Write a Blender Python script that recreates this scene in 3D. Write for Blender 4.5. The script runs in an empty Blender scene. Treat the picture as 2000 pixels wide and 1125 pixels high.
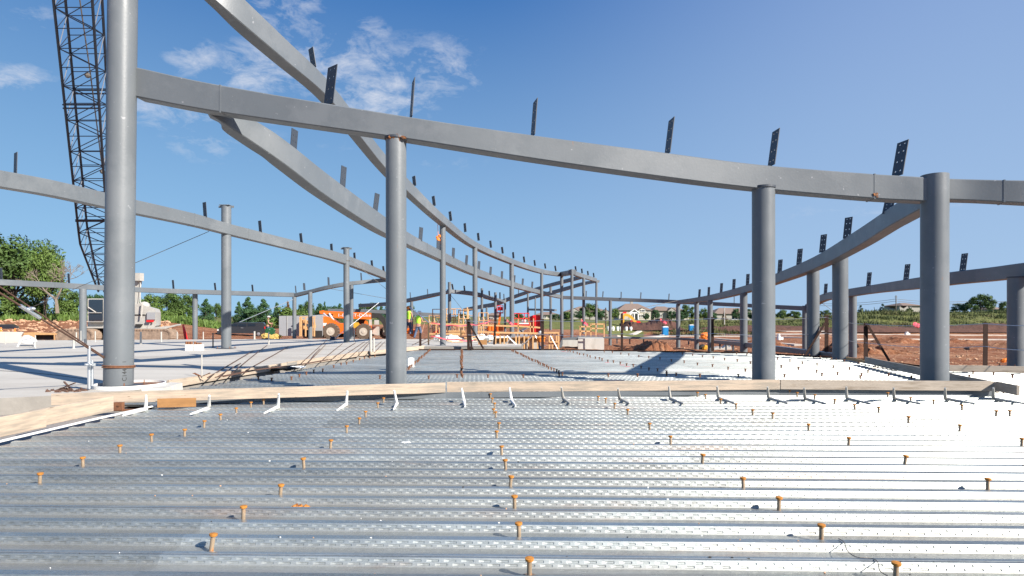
import bpy, bmesh, math, random
from mathutils import Vector, Matrix
R = math.radians
random.seed(7)
S = bpy.context.scene
C = S.collection
# ------------------------------------------------------------------ camera, sky, sun, exposure
F, HZ, H = 1170.0, 618.0, 1.52          # focal length in photo pixels, horizon row, eye height over the deck ribs
cd = bpy.data.cameras.new('camera'); cam = bpy.data.objects.new('camera', cd); C.objects.link(cam); S.camera = cam
cam.location = (0, 0, H); cam.rotation_euler = (R(90), 0, 0)
cd.sensor_width = 36; cd.lens = 36*F/2000; cd.shift_y = (HZ-562.5)/2000; cd.clip_end = 8000; cd.clip_start = .05
SUN_AZ, SUN_EL = 53, 32                 # azimuth from -Y towards +X, elevation
sd = Vector((math.sin(R(SUN_AZ))*math.cos(R(SUN_EL)), -math.cos(R(SUN_AZ))*math.cos(R(SUN_EL)), math.sin(R(SUN_EL))))
ld = bpy.data.lights.new('sun', 'SUN'); ld.energy = 5.0; ld.angle = R(.53); ld.color = (1, .94, .86)
sun = bpy.data.objects.new('sun', ld); C.objects.link(sun); sun.rotation_euler = sd.to_track_quat('Z', 'Y').to_euler(); sun.location = sd*50
S.view_settings.view_transform = 'Standard'; S.view_settings.look = 'None'; S.view_settings.gamma = 1
EXPO = .80; S.view_settings.exposure = EXPO
w = bpy.data.worlds.new('World'); S.world = w; w.use_nodes = True
nt = w.node_tree; nt.nodes.clear()
def N(t, nt_, **k):
    n = nt_.nodes.new(t)
    for a, b in k.items(): setattr(n, a, b)
    return n
def M_(nt_, op, a, b=None, c=None, clamp=False):
    n = nt_.nodes.new('ShaderNodeMath'); n.operation = op; n.use_clamp = clamp
    for i, v in enumerate((a, b, c)):
        if v is None: continue
        if isinstance(v, (int, float)): n.inputs[i].default_value = v
        else: nt_.links.new(v, n.inputs[i])
    return n.outputs[0]
L = nt.links.new
sky = N('ShaderNodeTexSky', nt, sky_type='NISHITA', sun_disc=False)
sky.sun_elevation = R(SUN_EL); sky.sun_rotation = R(180-SUN_AZ); sky.air_density = 1.0; sky.dust_density = .75; sky.ozone_density = 2.2; sky.altitude = 300
tc = N('ShaderNodeTexCoord', nt); sep = N('ShaderNodeSeparateXYZ', nt); L(tc.outputs['Generated'], sep.inputs[0])
x, y, z = sep.outputs
ymax = M_(nt, 'MAXIMUM', y, .02)
u = M_(nt, 'DIVIDE', x, ymax); v = M_(nt, 'DIVIDE', z, ymax)
def wnoise(scale, det, rough, stretch, dist=0):
    mp = N('ShaderNodeMapping', nt); mp.inputs['Scale'].default_value = stretch; mp.inputs['Rotation'].default_value = (0, R(-32), 0)
    L(tc.outputs['Generated'], mp.inputs[0])
    nz = N('ShaderNodeTexNoise', nt); nz.inputs['Scale'].default_value = scale; nz.inputs['Detail'].default_value = det
    nz.inputs['Roughness'].default_value = rough; nz.inputs['Distortion'].default_value = dist; L(mp.outputs[0], nz.inputs[0]); return nz.outputs[0]
n1 = wnoise(13, 11, .66, (1, 1, 2.3), .7); n2 = wnoise(46, 7, .65, (1, 1, 2.0), .6)
# patches of broken cloud: direction (u, v), half widths, strength
blobs = [(-.30, .42, .12, .055, 1.1), (-.425, .40, .07, .07, 1.0), (-.37, .50, .06, .07, .8), (-.22, .37, .10, .05, 1.1), (-.13, .41, .08, .05, .8), (-.53, .43, .05, .03, .9),
         (-.555, .35, .1, .035, .9), (-.235, .475, .03, .025, .7), (-.34, .535, .03, .03, .9), (-.42, .53, .07, .03, .8), (-.15, .45, .09, .025, .35), (-.84, .40, .07, .022, 1.0), (-.80, .50, .07, .02, .5),
         (-.49, .29, .09, .03, .5), (-.24, .29, .08, .02, .3), (-.12, .26, .07, .014, .25), (.55, .172, .1, .012, .3), (.68, .19, .07, .012, .35), (-.42, .30, .04, .012, .4), (-.84, .60, .08, .02, .4), (-.30, .62, .1, .03, .5)]
tot = None
for bu, bv, ru, rv, st in blobs:
    a = M_(nt, 'DIVIDE', M_(nt, 'SUBTRACT', u, bu), ru*1.25); b = M_(nt, 'DIVIDE', M_(nt, 'SUBTRACT', v, bv), rv*1.25)
    q = M_(nt, 'ADD', M_(nt, 'MULTIPLY', a, a), M_(nt, 'MULTIPLY', b, b))
    g = M_(nt, 'MULTIPLY', M_(nt, 'SUBTRACT', 1, q, clamp=True), st)
    tot = g if tot is None else M_(nt, 'MAXIMUM', tot, g)
tot = M_(nt, 'MULTIPLY', tot, M_(nt, 'GREATER_THAN', y, .05))
dens = M_(nt, 'ADD', M_(nt, 'MULTIPLY', n1, 1.9), M_(nt, 'MULTIPLY', n2, .9))
dens = M_(nt, 'SUBTRACT', M_(nt, 'MULTIPLY', dens, 1.25), 1.86)
cl = M_(nt, 'MULTIPLY', M_(nt, 'ADD', dens, M_(nt, 'MULTIPLY', tot, .45)), M_(nt, 'POWER', tot, .6))
cl = M_(nt, 'MULTIPLY', cl, 1.15, clamp=True); cl = M_(nt, 'MULTIPLY', cl, .80)
KF = .07*2**EXPO
def lin(c): return tuple((((q/255+.055)/1.055)**2.4)/KF for q in c)+(1,)
def mr_(src, a, b, st=True):
    q = N('ShaderNodeMapRange', nt, interpolation_type='SMOOTHSTEP' if st else 'LINEAR'); q.inputs[1].default_value = a; q.inputs[2].default_value = b; L(src, q.inputs[0]); return q.outputs[0]
def mx_(f, a, b):
    q = N('ShaderNodeMix', nt, data_type='RGBA')
    for i, v_ in ((0, f), (6, a), (7, b)):
        if isinstance(v_, (tuple, float)): q.inputs[i].default_value = v_
        else: L(v_, q.inputs[i])
    return q.outputs[2]
hi = mx_(mr_(x, -.1, .62), lin((44, 108, 182)), lin((130, 160, 214)))
lo = mx_(mr_(x, -.5, .7), lin((158, 205, 242)), lin((168, 200, 234)))
grad = mx_(M_(nt, 'POWER', mr_(z, -.02, .52, False), 1.15), lo, hi)
skyc = mx_(.95, sky.outputs[0], grad)
mix = N('ShaderNodeMix', nt, data_type='RGBA'); L(cl, mix.inputs[0]); L(skyc, mix.inputs[6]); mix.inputs[7].default_value = lin((226, 230, 240))
bg = N('ShaderNodeBackground', nt); bg.inputs[1].default_value = .07; L(mix.outputs[2], bg.inputs[0])
out = N('ShaderNodeOutputWorld', nt); L(bg.outputs[0], out.inputs[0])

# ------------------------------------------------------------------ helpers
def at(px, py, d): return Vector(((px-1000)/F*d, d, H-(py-HZ)/F*d))
def dz(py, z=0.0): return F*(H-z)/(py-HZ)          # distance at which row py meets height z
def on(px, py, z=0.0): d = dz(py, z); return at(px, py, d)

def gpos(px, py):
    lo, hi = 20, 900
    for _ in range(40):
        mid = (lo+hi)/2; X = (px-1000)/F*mid; yy = HZ+(H-hgt(X, mid))*F/mid
        if yy > py: lo = mid
        else: hi = mid
    X = (px-1000)/F*mid; return Vector((X, mid, hgt(X, mid)))
def mat(name, col, rough=.6, metal=0, n=.12, ns=6, bump=0, bs=40, col2=None, c2=(.5, .62), stretch=(1, 1, 1), spec=.5, rv=0, sp=None):
    m = bpy.data.materials.new(name); m.use_nodes = True; t = m.node_tree; b = t.nodes['Principled BSDF']
    b.inputs['Roughness'].default_value = rough; b.inputs['Metallic'].default_value = metal; b.inputs['Specular IOR Level'].default_value = spec
    tc = N('ShaderNodeTexCoord', t); mp = N('ShaderNodeMapping', t); mp.inputs['Scale'].default_value = stretch; t.links.new(tc.outputs['Object'], mp.inputs[0])
    nz = N('ShaderNodeTexNoise', t); nz.inputs['Scale'].default_value = ns; nz.inputs['Detail'].default_value = 7; nz.inputs['Roughness'].default_value = .6; t.links.new(mp.outputs[0], nz.inputs[0])
    hsv = N('ShaderNodeHueSaturation', t); hsv.inputs['Color'].default_value = (*col, 1)
    t.links.new(M_(t, 'ADD', M_(t, 'MULTIPLY', M_(t, 'SUBTRACT', nz.outputs[0], .5), n*4), 1.0), hsv.inputs['Value'])
    last = hsv.outputs[0]
    if col2:
        nz2 = N('ShaderNodeTexNoise', t); nz2.inputs['Scale'].default_value = ns*.45; nz2.inputs['Detail'].default_value = 10; nz2.inputs['Roughness'].default_value = .68; t.links.new(mp.outputs[0], nz2.inputs[0])
        mr = N('ShaderNodeMapRange', t); mr.inputs[1].default_value = c2[0]; mr.inputs[2].default_value = c2[1]; t.links.new(nz2.outputs[0], mr.inputs[0])
        mx = N('ShaderNodeMix', t, data_type='RGBA'); t.links.new(mr.outputs[0], mx.inputs[0]); t.links.new(last, mx.inputs[6]); mx.inputs[7].default_value = (*col2, 1); last = mx.outputs[2]
    if sp:      # fine specks of another colour
        nz3 = N('ShaderNodeTexNoise', t); nz3.inputs['Scale'].default_value = sp[0]; nz3.inputs['Detail'].default_value = 4; t.links.new(mp.outputs[0], nz3.inputs[0])
        mr = N('ShaderNodeMapRange', t); mr.inputs[1].default_value = sp[1]; mr.inputs[2].default_value = sp[1]+.03; t.links.new(nz3.outputs[0], mr.inputs[0])
        mx = N('ShaderNodeMix', t, data_type='RGBA'); t.links.new(mr.outputs[0], mx.inputs[0]); t.links.new(last, mx.inputs[6]); mx.inputs[7].default_value = (*sp[2], 1); last = mx.outputs[2]
    t.links.new(last, b.inputs['Base Color'])
    if rv: t.links.new(M_(t, 'ADD', M_(t, 'MULTIPLY', M_(t, 'SUBTRACT', nz.outputs[0], .5), rv), rough, clamp=True), b.inputs['Roughness'])
    if bump:
        nb = N('ShaderNodeTexNoise', t); nb.inputs['Scale'].default_value = bs; nb.inputs['Detail'].default_value = 6; t.links.new(mp.outputs[0], nb.inputs[0])
        bp = N('ShaderNodeBump', t); bp.inputs['Strength'].default_value = 1; bp.inputs['Distance'].default_value = bump; t.links.new(nb.outputs[0], bp.inputs['Height']); t.links.new(bp.outputs[0], b.inputs['Normal'])
    return m
K = {}
K['paint'] = mat('grey_primer', (.142, .157, .167), .44, 0, .06, 1.4, .0014, 26, (.168, .182, .191), (.50, .60), sp=(11, .70, (.28, .29, .30)), rv=.3)
def wear(m):
    t = m.node_tree; b = t.nodes['Principled BSDF']; src = b.inputs['Base Color'].links[0].from_socket; tc = N('ShaderNodeTexCoord', t)
    for st_, sc_, th_, col_ in (((1, 1, .12), 16, .735, (.30, .13, .05)), ((1.5, 1.5, 6), 5, .715, (.30, .31, .32)), ((1, 1, 1), 34, .765, (.03, .03, .03))):
        mp = N('ShaderNodeMapping', t); mp.inputs['Scale'].default_value = st_; t.links.new(tc.outputs['Object'], mp.inputs[0])
        n_ = N('ShaderNodeTexNoise', t); n_.inputs['Scale'].default_value = sc_; n_.inputs['Detail'].default_value = 5; t.links.new(mp.outputs[0], n_.inputs[0])
        q = N('ShaderNodeMapRange', t); q.inputs[1].default_value = th_; q.inputs[2].default_value = th_+.05; q.inputs[4].default_value = .7; t.links.new(n_.outputs[0], q.inputs[0])
        x_ = N('ShaderNodeMix', t, data_type='RGBA'); t.links.new(q.outputs[0], x_.inputs[0]); t.links.new(src, x_.inputs[6]); x_.inputs[7].default_value = (*col_, 1); src = x_.outputs[2]
    t.links.new(src, b.inputs['Base Color'])
wear(K['paint'])
K['paint_dark'] = mat('grey_primer_plate', (.05, .06, .075), .5, 0, .08, 3)
K['rust'] = mat('rust', (.50, .20, .03), .8, 0, .3, 34, .003, 60, (.26, .09, .02))
K['rim_rust'] = mat('rim_rust', (.36, .13, .03), .8, 0, .4, 26, .002, 60, (.10, .05, .03), (.45, .55))
K['rustsoft'] = mat('rust_scale', (.20, .085, .04), .85, 0, .3, 20, .003, 60)
K['shank'] = mat('stud_shank', (.40, .30, .2), .5, .3, .25, 30, 0, 40, (.45, .17, .04), (.5, .6), (1, 1, .4))
K['burn'] = mat('burn_mark', (.16, .12, .09), .8, 0, .4, 60, .001, 90)
K['ferrule'] = mat('weld_spatter', (.6, .45, .33), .8, 0, .3, 40, .003, 80)
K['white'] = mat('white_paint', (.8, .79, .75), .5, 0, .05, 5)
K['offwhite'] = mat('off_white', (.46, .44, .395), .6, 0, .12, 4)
K['wood'] = mat('lumber', (.50, .395, .295), .85, 0, .18, 3, .003, 30, (.33, .28, .22), (.46, .62), (1, 11, 11), sp=(5, .70, (.16, .11, .07)))
K['wood_grey'] = mat('lumber_weathered', (.43, .36, .285), .85, 0, .16, 3, .002, 30, (.28, .22, .16), (.5, .64), (1, 9, 9))
K['ply'] = mat('form_plywood', (.34, .17, .06), .7, 0, .2, 4, 0, 20, None, (.5, .6), (1, 5, 5))
K['newwood'] = mat('orange_lumber', (.62, .36, .16), .8, 0, .18, 6)
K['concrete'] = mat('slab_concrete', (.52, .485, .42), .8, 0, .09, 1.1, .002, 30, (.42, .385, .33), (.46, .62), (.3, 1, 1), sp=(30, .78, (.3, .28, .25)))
K['slabside'] = mat('slab_concrete_shaded_side', (.27, .25, .22), .9, 0, .15, 4, .004, 20)  # slab concrete toned darker: weaker sunlight on its sides put into the colour
K['concrete2'] = mat('wall_concrete', (.52, .50, .45), .85, 0, .1, 3, .003, 20, (.40, .38, .33), (.5, .64), (1, 1, .25))
K['gravel'] = mat('gravel', (.30, .27, .24), .9, 0, .5, 45, .02, 50)
K['galv'] = mat('galvanised', (.62, .65, .67), .4, .8, .1, 10)
K['angle'] = mat('brown_angle', (.040, .023, .018), .85, 0, .25, 8, spec=.15)
K['cable'] = mat('cable', (.16, .14, .12), .6, .5, .1, 10)
K['rebar'] = mat('rebar', (.12, .065, .045), .8, .2, .2, 30)
K['pink'] = mat('pink_ribbon', (.85, .12, .16), .6)
K['black'] = mat('black_rubber', (.028, .026, .024), .8, 0, .25, 8)
K['tyre'] = mat('dusty_tyre', (.12, .085, .06), .9, 0, .3, 9, .01, 20)
K['rim'] = mat('rim', (.5, .44, .36), .6)
K['orange'] = mat('orange_machine', (.80, .16, .015), .4, 0, .06, 3)
K['red'] = mat('red_machine', (.72, .018, .02), .4, 0, .06, 3)
K['yellow'] = mat('yellow_machine', (.72, .36, .03), .5, 0, .1, 3)
K['blue'] = mat('blue_plastic', (.01, .22, .50), .5, 0, .05, 3)
K['glass'] = mat('dark_glass', (.02, .03, .045), .08, 0, .05, 3, spec=.8)
K['truckpaint'] = mat('dark_car_paint', (.035, .04, .048), .25, 0, .05, 3, spec=.7)
K['boom'] = mat('boom_steel', (.028, .034, .05), .5, .2, .1, 5)
K['hivis'] = mat('hi_vis', (.55, .95, .06), .7)
K['hiorange'] = mat('hi_vis_orange', (.9, .25, .03), .7)
K['skin'] = mat('skin', (.42, .22, .15), .6)
K['denim'] = mat('denim', (.08, .12, .2), .85, 0, .15, 12)
K['tarp'] = mat('yellow_tarp', (.55, .37, .10), .6, 0, .15, 3, .03, 6)
K['whitetarp'] = mat('white_tarp', (.75, .74, .70), .5, 0, .06, 3, .03, 6)
K['container'] = mat('container_grey', (.34, .35, .36), .6, 0, .06, 2)
K['track'] = mat('dusty_track', (.30, .22, .16), .9, 0, .4, 4, .02, 12)
K['soilrock'] = mat('rubble_stone', (.50, .30, .18), .9, 0, .3, 2)
K['bark'] = mat('bark', (.10, .075, .055), .9, 0, .2, 6)
K['barkpale'] = mat('pale_bark', (.22, .18, .14), .9, 0, .2, 6)
K['leafA'] = mat('leaf_green', (.056, .104, .017), .7, 0, .5, .45)
K['leafB'] = mat('leaf_bright', (.088, .145, .022), .7, 0, .45, .5)
K['weed'] = mat('weed_leaf', (.085, .105, .03), .8, 0, .5, .25, 0, 4, (.17, .15, .06), (.5, .6))
K['leafC'] = mat('leaf_conifer', (.045, .105, .035), .8, 0, .5, .5)
K['leafD'] = mat('leaf_spruce', (.075, .13, .105), .8, 0, .4, .5)
K['leafE'] = mat('leaf_russet', (.20, .11, .04), .8, 0, .4, .5)
K['wall1'] = mat('house_cream', (.50, .46, .37), .8, 0, .04, 1)
K['wall2'] = mat('house_greige', (.36, .34, .30), .8, 0, .04, 1)
K['roof'] = mat('shingles', (.24, .17, .13), .9, 0, .15, 2)
K['mulch'] = mat('dark_topsoil', (.10, .045, .03), .95, 0, .35, .9, .15, 3)
K['curb'] = mat('curb_concrete', (.60, .54, .46), .85, 0, .1, 1)
K['plastic'] = mat('white_litter', (.85, .85, .83), .5)

# galvanised floor deck: every three-rib panel has its own tone, grime and chalky scuffs run along the ribs
def deck_mat():
    m = bpy.data.materials.new('galvanised_deck'); m.use_nodes = True; t = m.node_tree; b = t.nodes['Principled BSDF']; Lk = t.links.new
    tc = N('ShaderNodeTexCoord', t); sp = N('ShaderNodeSeparateXYZ', t); Lk(tc.outputs['Object'], sp.inputs[0])
    fl = M_(t, 'FLOOR', M_(t, 'DIVIDE', sp.outputs[1], .915)); wn = N('ShaderNodeTexWhiteNoise', t, noise_dimensions='1D'); fx_ = M_(t, 'FLOOR', M_(t, 'DIVIDE', M_(t, 'SUBTRACT', M_(t, 'ADD', sp.outputs[0], M_(t, 'MULTIPLY', sp.outputs[1], .09)), 2.5), 4.4)); Lk(M_(t, 'ADD', M_(t, 'MULTIPLY', fl, 7.31), M_(t, 'MULTIPLY', fx_, 3.77)), wn.inputs['W'])
    mp = N('ShaderNodeMapping', t); mp.inputs['Scale'].default_value = (.35, 2.2, 2.2); Lk(tc.outputs['Object'], mp.inputs[0])
    n1 = N('ShaderNodeTexNoise', t); n1.inputs['Scale'].default_value = 3.2; n1.inputs['Detail'].default_value = 9; n1.inputs['Roughness'].default_value = .7; Lk(mp.outputs[0], n1.inputs[0])
    mp2 = N('ShaderNodeMapping', t); mp2.inputs['Scale'].default_value = (1, 3, 3); Lk(tc.outputs['Object'], mp2.inputs[0])
    n2 = N('ShaderNodeTexNoise', t); n2.inputs['Scale'].default_value = 14; n2.inputs['Detail'].default_value = 8; n2.inputs['Roughness'].default_value = .75; Lk(mp2.outputs[0], n2.inputs[0])
    vo = N('ShaderNodeTexVoronoi', t); vo.inputs['Scale'].default_value = 60; Lk(tc.outputs['Object'], vo.inputs[0])
    val = M_(t, 'ADD', M_(t, 'MULTIPLY', wn.outputs[0], .17), M_(t, 'ADD', .12, M_(t, 'MULTIPLY', n1.outputs[0], .38)))
    spg = N('ShaderNodeSeparateColor', t); Lk(vo.outputs['Color'], spg.inputs[0])
    val = M_(t, 'ADD', val, M_(t, 'MULTIPLY', M_(t, 'SUBTRACT', spg.outputs[0], .5), .07))
    cc = N('ShaderNodeCombineColor', t); Lk(M_(t, 'MULTIPLY', val, .96), cc.inputs[0]); Lk(M_(t, 'MULTIPLY', val, 1.02), cc.inputs[1]); Lk(M_(t, 'MULTIPLY', val, .98), cc.inputs[2])
    # tan dust
    mr = N('ShaderNodeMapRange', t); mr.inputs[1].default_value = .58; mr.inputs[2].default_value = .78; Lk(n2.outputs[0], mr.inputs[0])
    n3 = N('ShaderNodeTexNoise', t); n3.inputs['Scale'].default_value = .6; n3.inputs['Detail'].default_value = 5; Lk(mp.outputs[0], n3.inputs[0])
    mr3 = N('ShaderNodeMapRange', t); mr3.inputs[1].default_value = .42; mr3.inputs[2].default_value = .7; Lk(n3.outputs[0], mr3.inputs[0])
    dust = M_(t, 'MAXIMUM', M_(t, 'MULTIPLY', mr.outputs[0], .7), M_(t, 'MULTIPLY', mr3.outputs[0], .30))
    low = N('ShaderNodeMapRange', t); low.inputs[1].default_value = -.02; low.inputs[2].default_value = -.05; Lk(sp.outputs[2], low.inputs[0])
    dust = M_(t, 'ADD', dust, M_(t, 'MULTIPLY', low.outputs[0], .35), clamp=True)
    mx = N('ShaderNodeMix', t, data_type='RGBA'); Lk(dust, mx.inputs[0]); Lk(cc.outputs[0], mx.inputs[6]); mx.inputs[7].default_value = (.32, .30, .265, 1)
    mp4 = N('ShaderNodeMapping', t); mp4.inputs['Scale'].default_value = (1, 2.6, 2.6); mp4.inputs['Rotation'].default_value = (0, 0, .35); Lk(tc.outputs['Object'], mp4.inputs[0])
    n4 = N('ShaderNodeTexNoise', t); n4.inputs['Scale'].default_value = 7; n4.inputs['Detail'].default_value = 12; n4.inputs['Roughness'].default_value = .82; n4.inputs['Distortion'].default_value = 1.5; Lk(mp4.outputs[0], n4.inputs[0])
    m4 = N('ShaderNodeMapRange', t); m4.inputs[1].default_value = .60; m4.inputs[2].default_value = .66; m4.inputs[4].default_value = .75; Lk(n4.outputs[0], m4.inputs[0])
    n5 = N('ShaderNodeTexNoise', t); n5.inputs['Scale'].default_value = .9; n5.inputs['Detail'].default_value = 6; n5.inputs['Roughness'].default_value = .7; Lk(mp.outputs[0], n5.inputs[0])
    m5 = N('ShaderNodeMapRange', t); m5.inputs[1].default_value = .56; m5.inputs[2].default_value = .70; m5.inputs[4].default_value = .55; Lk(n5.outputs[0], m5.inputs[0])
    x5 = N('ShaderNodeMix', t, data_type='RGBA'); Lk(m5.outputs[0], x5.inputs[0]); Lk(mx.outputs[2], x5.inputs[6]); x5.inputs[7].default_value = (.36, .24, .18, 1)
    x4 = N('ShaderNodeMix', t, data_type='RGBA'); Lk(m4.outputs[0], x4.inputs[0]); Lk(x5.outputs[2], x4.inputs[6]); x4.inputs[7].default_value = (.58, .57, .53, 1); mx = x4
    dust = M_(t, 'MAXIMUM', dust, M_(t, 'MAXIMUM', m4.outputs[0], m5.outputs[0]))
    Lk(mx.outputs[2], b.inputs['Base Color'])
    Lk(M_(t, 'SUBTRACT', .76, M_(t, 'MULTIPLY', dust, .50)), b.inputs['Metallic'])
    ge = N('ShaderNodeNewGeometry', t); sg = N('ShaderNodeSeparateXYZ', t); Lk(ge.outputs['True Normal'], sg.inputs[0]); flat = M_(t, 'GREATER_THAN', M_(t, 'ABSOLUTE', sg.outputs[2]), .95)
    Lk(M_(t, 'SUBTRACT', M_(t, 'ADD', M_(t, 'MULTIPLY', n1.outputs[0], .26), .36), M_(t, 'MULTIPLY', flat, .22)), b.inputs['Roughness'])
    bp = N('ShaderNodeBump', t); bp.inputs['Distance'].default_value = .0015; Lk(n2.outputs[0], bp.inputs['Height']); Lk(bp.outputs[0], b.inputs['Normal'])
    return m
K['deck'] = deck_mat()

class MB:
    def __init__(s): s.v = []; s.f = []; s.mi = []; s.cur = 0
    def add(s, vs, fs):
        o = len(s.v); s.v += [tuple(p) for p in vs]
        for f in fs: s.f.append(tuple(i+o for i in f)); s.mi.append(s.cur)
    def hexa(s, p):      # 8 points: 4 bottom ring, 4 top ring
        s.add(p, [(0, 3, 2, 1), (4, 5, 6, 7), (0, 1, 5, 4), (1, 2, 6, 5), (2, 3, 7, 6), (3, 0, 4, 7)])
    def box(s, c, d, rz=0):
        c = Vector(c); a, b, h = d[0]/2, d[1]/2, d[2]/2; m = Matrix.Rotation(rz, 3, 'Z')
        s.hexa([c+m@Vector(q) for q in ((-a, -b, -h), (a, -b, -h), (a, b, -h), (-a, b, -h), (-a, -b, h), (a, -b, h), (a, b, h), (-a, b, h))])
    def bar(s, p0, p1, w_, h_=None, up=Vector((0, 0, 1))):   # rectangular bar between two points
        p0, p1 = Vector(p0), Vector(p1); h_ = h_ or w_; t = (p1-p0).normalized()
        if abs(t.dot(up)) > .98: up = Vector((0, 1, 0))
        sx = t.cross(up).normalized()*w_/2; sz = sx.cross(t).normalized()*h_/2
        s.hexa([p0-sx-sz, p0+sx-sz, p1+sx-sz, p1-sx-sz, p0-sx+sz, p0+sx+sz, p1+sx+sz, p1-sx+sz])
    def tube(s, pts, r, n=8, cap=True):
        pts = [Vector(p) for p in pts]; rs = r if isinstance(r, (list, tuple)) else [r]*len(pts); o = len(s.v); ref = None
        for i, p in enumerate(pts):
            t = (pts[min(i+1, len(pts)-1)]-pts[max(i-1, 0)]).normalized()
            if ref is None: ref = Vector((0, 0, 1)) if abs(t.z) < .9 else Vector((0, 1, 0))
            a = t.cross(ref).normalized(); b = a.cross(t).normalized(); ref = b
            for k in range(n):
                q = 2*math.pi*k/n; s.v.append(tuple(p+(a*math.cos(q)+b*math.sin(q))*rs[i]))
        for i in range(len(pts)-1):
            for k in range(n):
                k2 = (k+1) % n; s.f.append((o+i*n+k, o+i*n+k2, o+(i+1)*n+k2, o+(i+1)*n+k)); s.mi.append(s.cur)
        if cap:
            s.f.append(tuple(o+k for k in range(n-1, -1, -1))); s.f.append(tuple(o+(len(pts)-1)*n+k for k in range(n))); s.mi += [s.cur]*2
    def ball(s, c, r, n=8, m=6, jit=0):
        c = Vector(c); r = Vector(r) if isinstance(r, (tuple, list, Vector)) else Vector((r, r, r)); o = len(s.v)
        for i in range(m+1):
            th = math.pi*i/m
            for k in range(n):
                q = 2*math.pi*k/n; j = 1+random.uniform(-jit, jit)
                s.v.append((c.x+r.x*math.sin(th)*math.cos(q)*j, c.y+r.y*math.sin(th)*math.sin(q)*j, c.z+r.z*math.cos(th)*j))
        for i in range(m):
            for k in range(n):
                k2 = (k+1) % n; s.f.append((o+i*n+k, o+(i+1)*n+k, o+(i+1)*n+k2, o+i*n+k2)); s.mi.append(s.cur)
    def prof(s, pts, d, th):   # outline in photo pixels at distance d, with real thickness th
        a = [at(px, py, d) for px, py in pts]; uc = (sum(q[0] for q in pts)/len(pts)-1000)/F; b = [p+Vector((th*uc*.75, th, 0)) for p in a]; n = len(a); o = len(s.v)
        s.v += [tuple(p) for p in a+b]; s.f.append(tuple(o+i for i in range(n))); s.f.append(tuple(o+n+i for i in range(n-1, -1, -1)))
        for i in range(n): j = (i+1) % n; s.f.append((o+i, o+n+i, o+n+j, o+j))
        s.mi += [s.cur]*(n+2)
    def build(s, name, m, parent=None, world=True, smooth=False):
        me = bpy.data.meshes.new(name)
        vs = s.v
        if parent is not None and world:
            l = parent['_o'] if '_o' in parent.keys() else parent.location; vs = [(a-l[0], b-l[1], c-l[2]) for a, b, c in vs]
        me.from_pydata(vs, [], s.f); ms = m if isinstance(m, (list, tuple)) else [m]
        for q in ms: me.materials.append(K[q] if isinstance(q, str) else q)
        if len(ms) > 1: me.polygons.foreach_set('material_index', s.mi)
        if smooth: me.polygons.foreach_set('use_smooth', [True]*len(s.f)); me.set_sharp_from_angle(angle=R(40))
        me.update(); o = bpy.data.objects.new(name, me); C.objects.link(o)
        if parent is not None: o.parent = parent
        return o
def tag(o, label=None, cat=None, group=None, kind=None):
    if label: o['label'] = label
    if cat: o['category'] = cat
    if group: o['group'] = group
    if kind: o['kind'] = kind
    return o
def thing(name, label, cat, loc, rz=0, group=None):
    o = bpy.data.objects.new(name, None); C.objects.link(o); o.location = loc; o.rotation_euler = (0, 0, rz); o.empty_display_size = .2
    return tag(o, label, cat, group)
def dup(o, loc=None, rz=None, sc=None, label=None, group=None, parent=None):
    c = o.copy(); C.objects.link(c)
    if parent: c.parent = parent
    if loc is not None: c.location = loc
    if rz is not None: c.rotation_euler = (0, 0, rz)
    if sc is not None: c.scale = sc if isinstance(sc, (tuple, list)) else (sc, sc, sc)
    if label: c['label'] = label
    if group: c['group'] = group
    for ch in list(o.children): dup(ch, parent=c)
    return c
def catmull(P, n):
    out = []
    Q = [P[0]*2-P[1]]+P+[P[-1]*2-P[-2]]
    for i in range(1, len(Q)-2):
        for k in range(n):
            t = k/n; a, b, c, d = Q[i-1], Q[i], Q[i+1], Q[i+2]
            out.append(.5*((2*b)+(c-a)*t+(2*a-5*b+4*c-d)*t*t+(3*b-a-3*c+d)*t**3))
    return out+[P[-1]]
def sm(a, b, x): t = max(0, min(1, (x-a)/(b-a))); return t*t*(3-2*t)
ORD = ['nearest', 'second nearest', 'third nearest', 'fourth nearest', 'fifth nearest', 'sixth nearest', 'seventh nearest', 'eighth nearest', 'ninth nearest', 'tenth nearest', 'eleventh nearest', 'twelfth nearest', 'thirteenth nearest', 'fourteenth nearest', 'fifteenth nearest', 'sixteenth nearest']

# ------------------------------------------------------------------ ground
def hgt(X, Y):
    if Y < 5: return -.8
    u = X/Y; d = Y
    left = 1-sm(-.62, -.40, u); right = sm(.1, .22, u)
    zb = -.5-.35*sm(-.1, .12, u)
    zl = 1.75*sm(52, 74, d)*left
    zm = 1.35*sm(75, 125, d)*(1-left)*(1-right)
    zr = right*(-1.3*sm(28, 104, d)+sm(110, 138, d)*(2.3+2.3*sm(.42, .62, u)))
    return zb+zl+zm+zr
m = MB()
angs = [R(90-a) for a in [-58+116*i/260 for i in range(261)]]+[R(90-a) for a in range(66, 300, 10)]
angs = sorted(set(angs), reverse=True); NA = len(angs)
rad = [4*(2500/4)**(i/190) for i in range(191)]
rnd = random.Random(3)
vs = [(0, 0, -.8)]
for r in rad:
    for a in angs:
        X, Y = r*math.cos(a), r*math.sin(a); zz = hgt(X, Y)
        soil = 1 if r > 26 else 0
        zz += rnd.uniform(-1, 1)*.05*soil*min(1, r/60)*(1 if r < 160 else 3)
        vs.append((X, Y, zz))
fs = [(0, 1+(k+1) % NA, 1+k) for k in range(NA)]
for i in range(len(rad)-1):
    for k in range(NA):
        k2 = (k+1) % NA; a = 1+i*NA; fs.append((a+k, a+k2, a+NA+k2, a+NA+k))
me = bpy.data.meshes.new('ground'); me.from_pydata(vs, [], fs)
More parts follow.
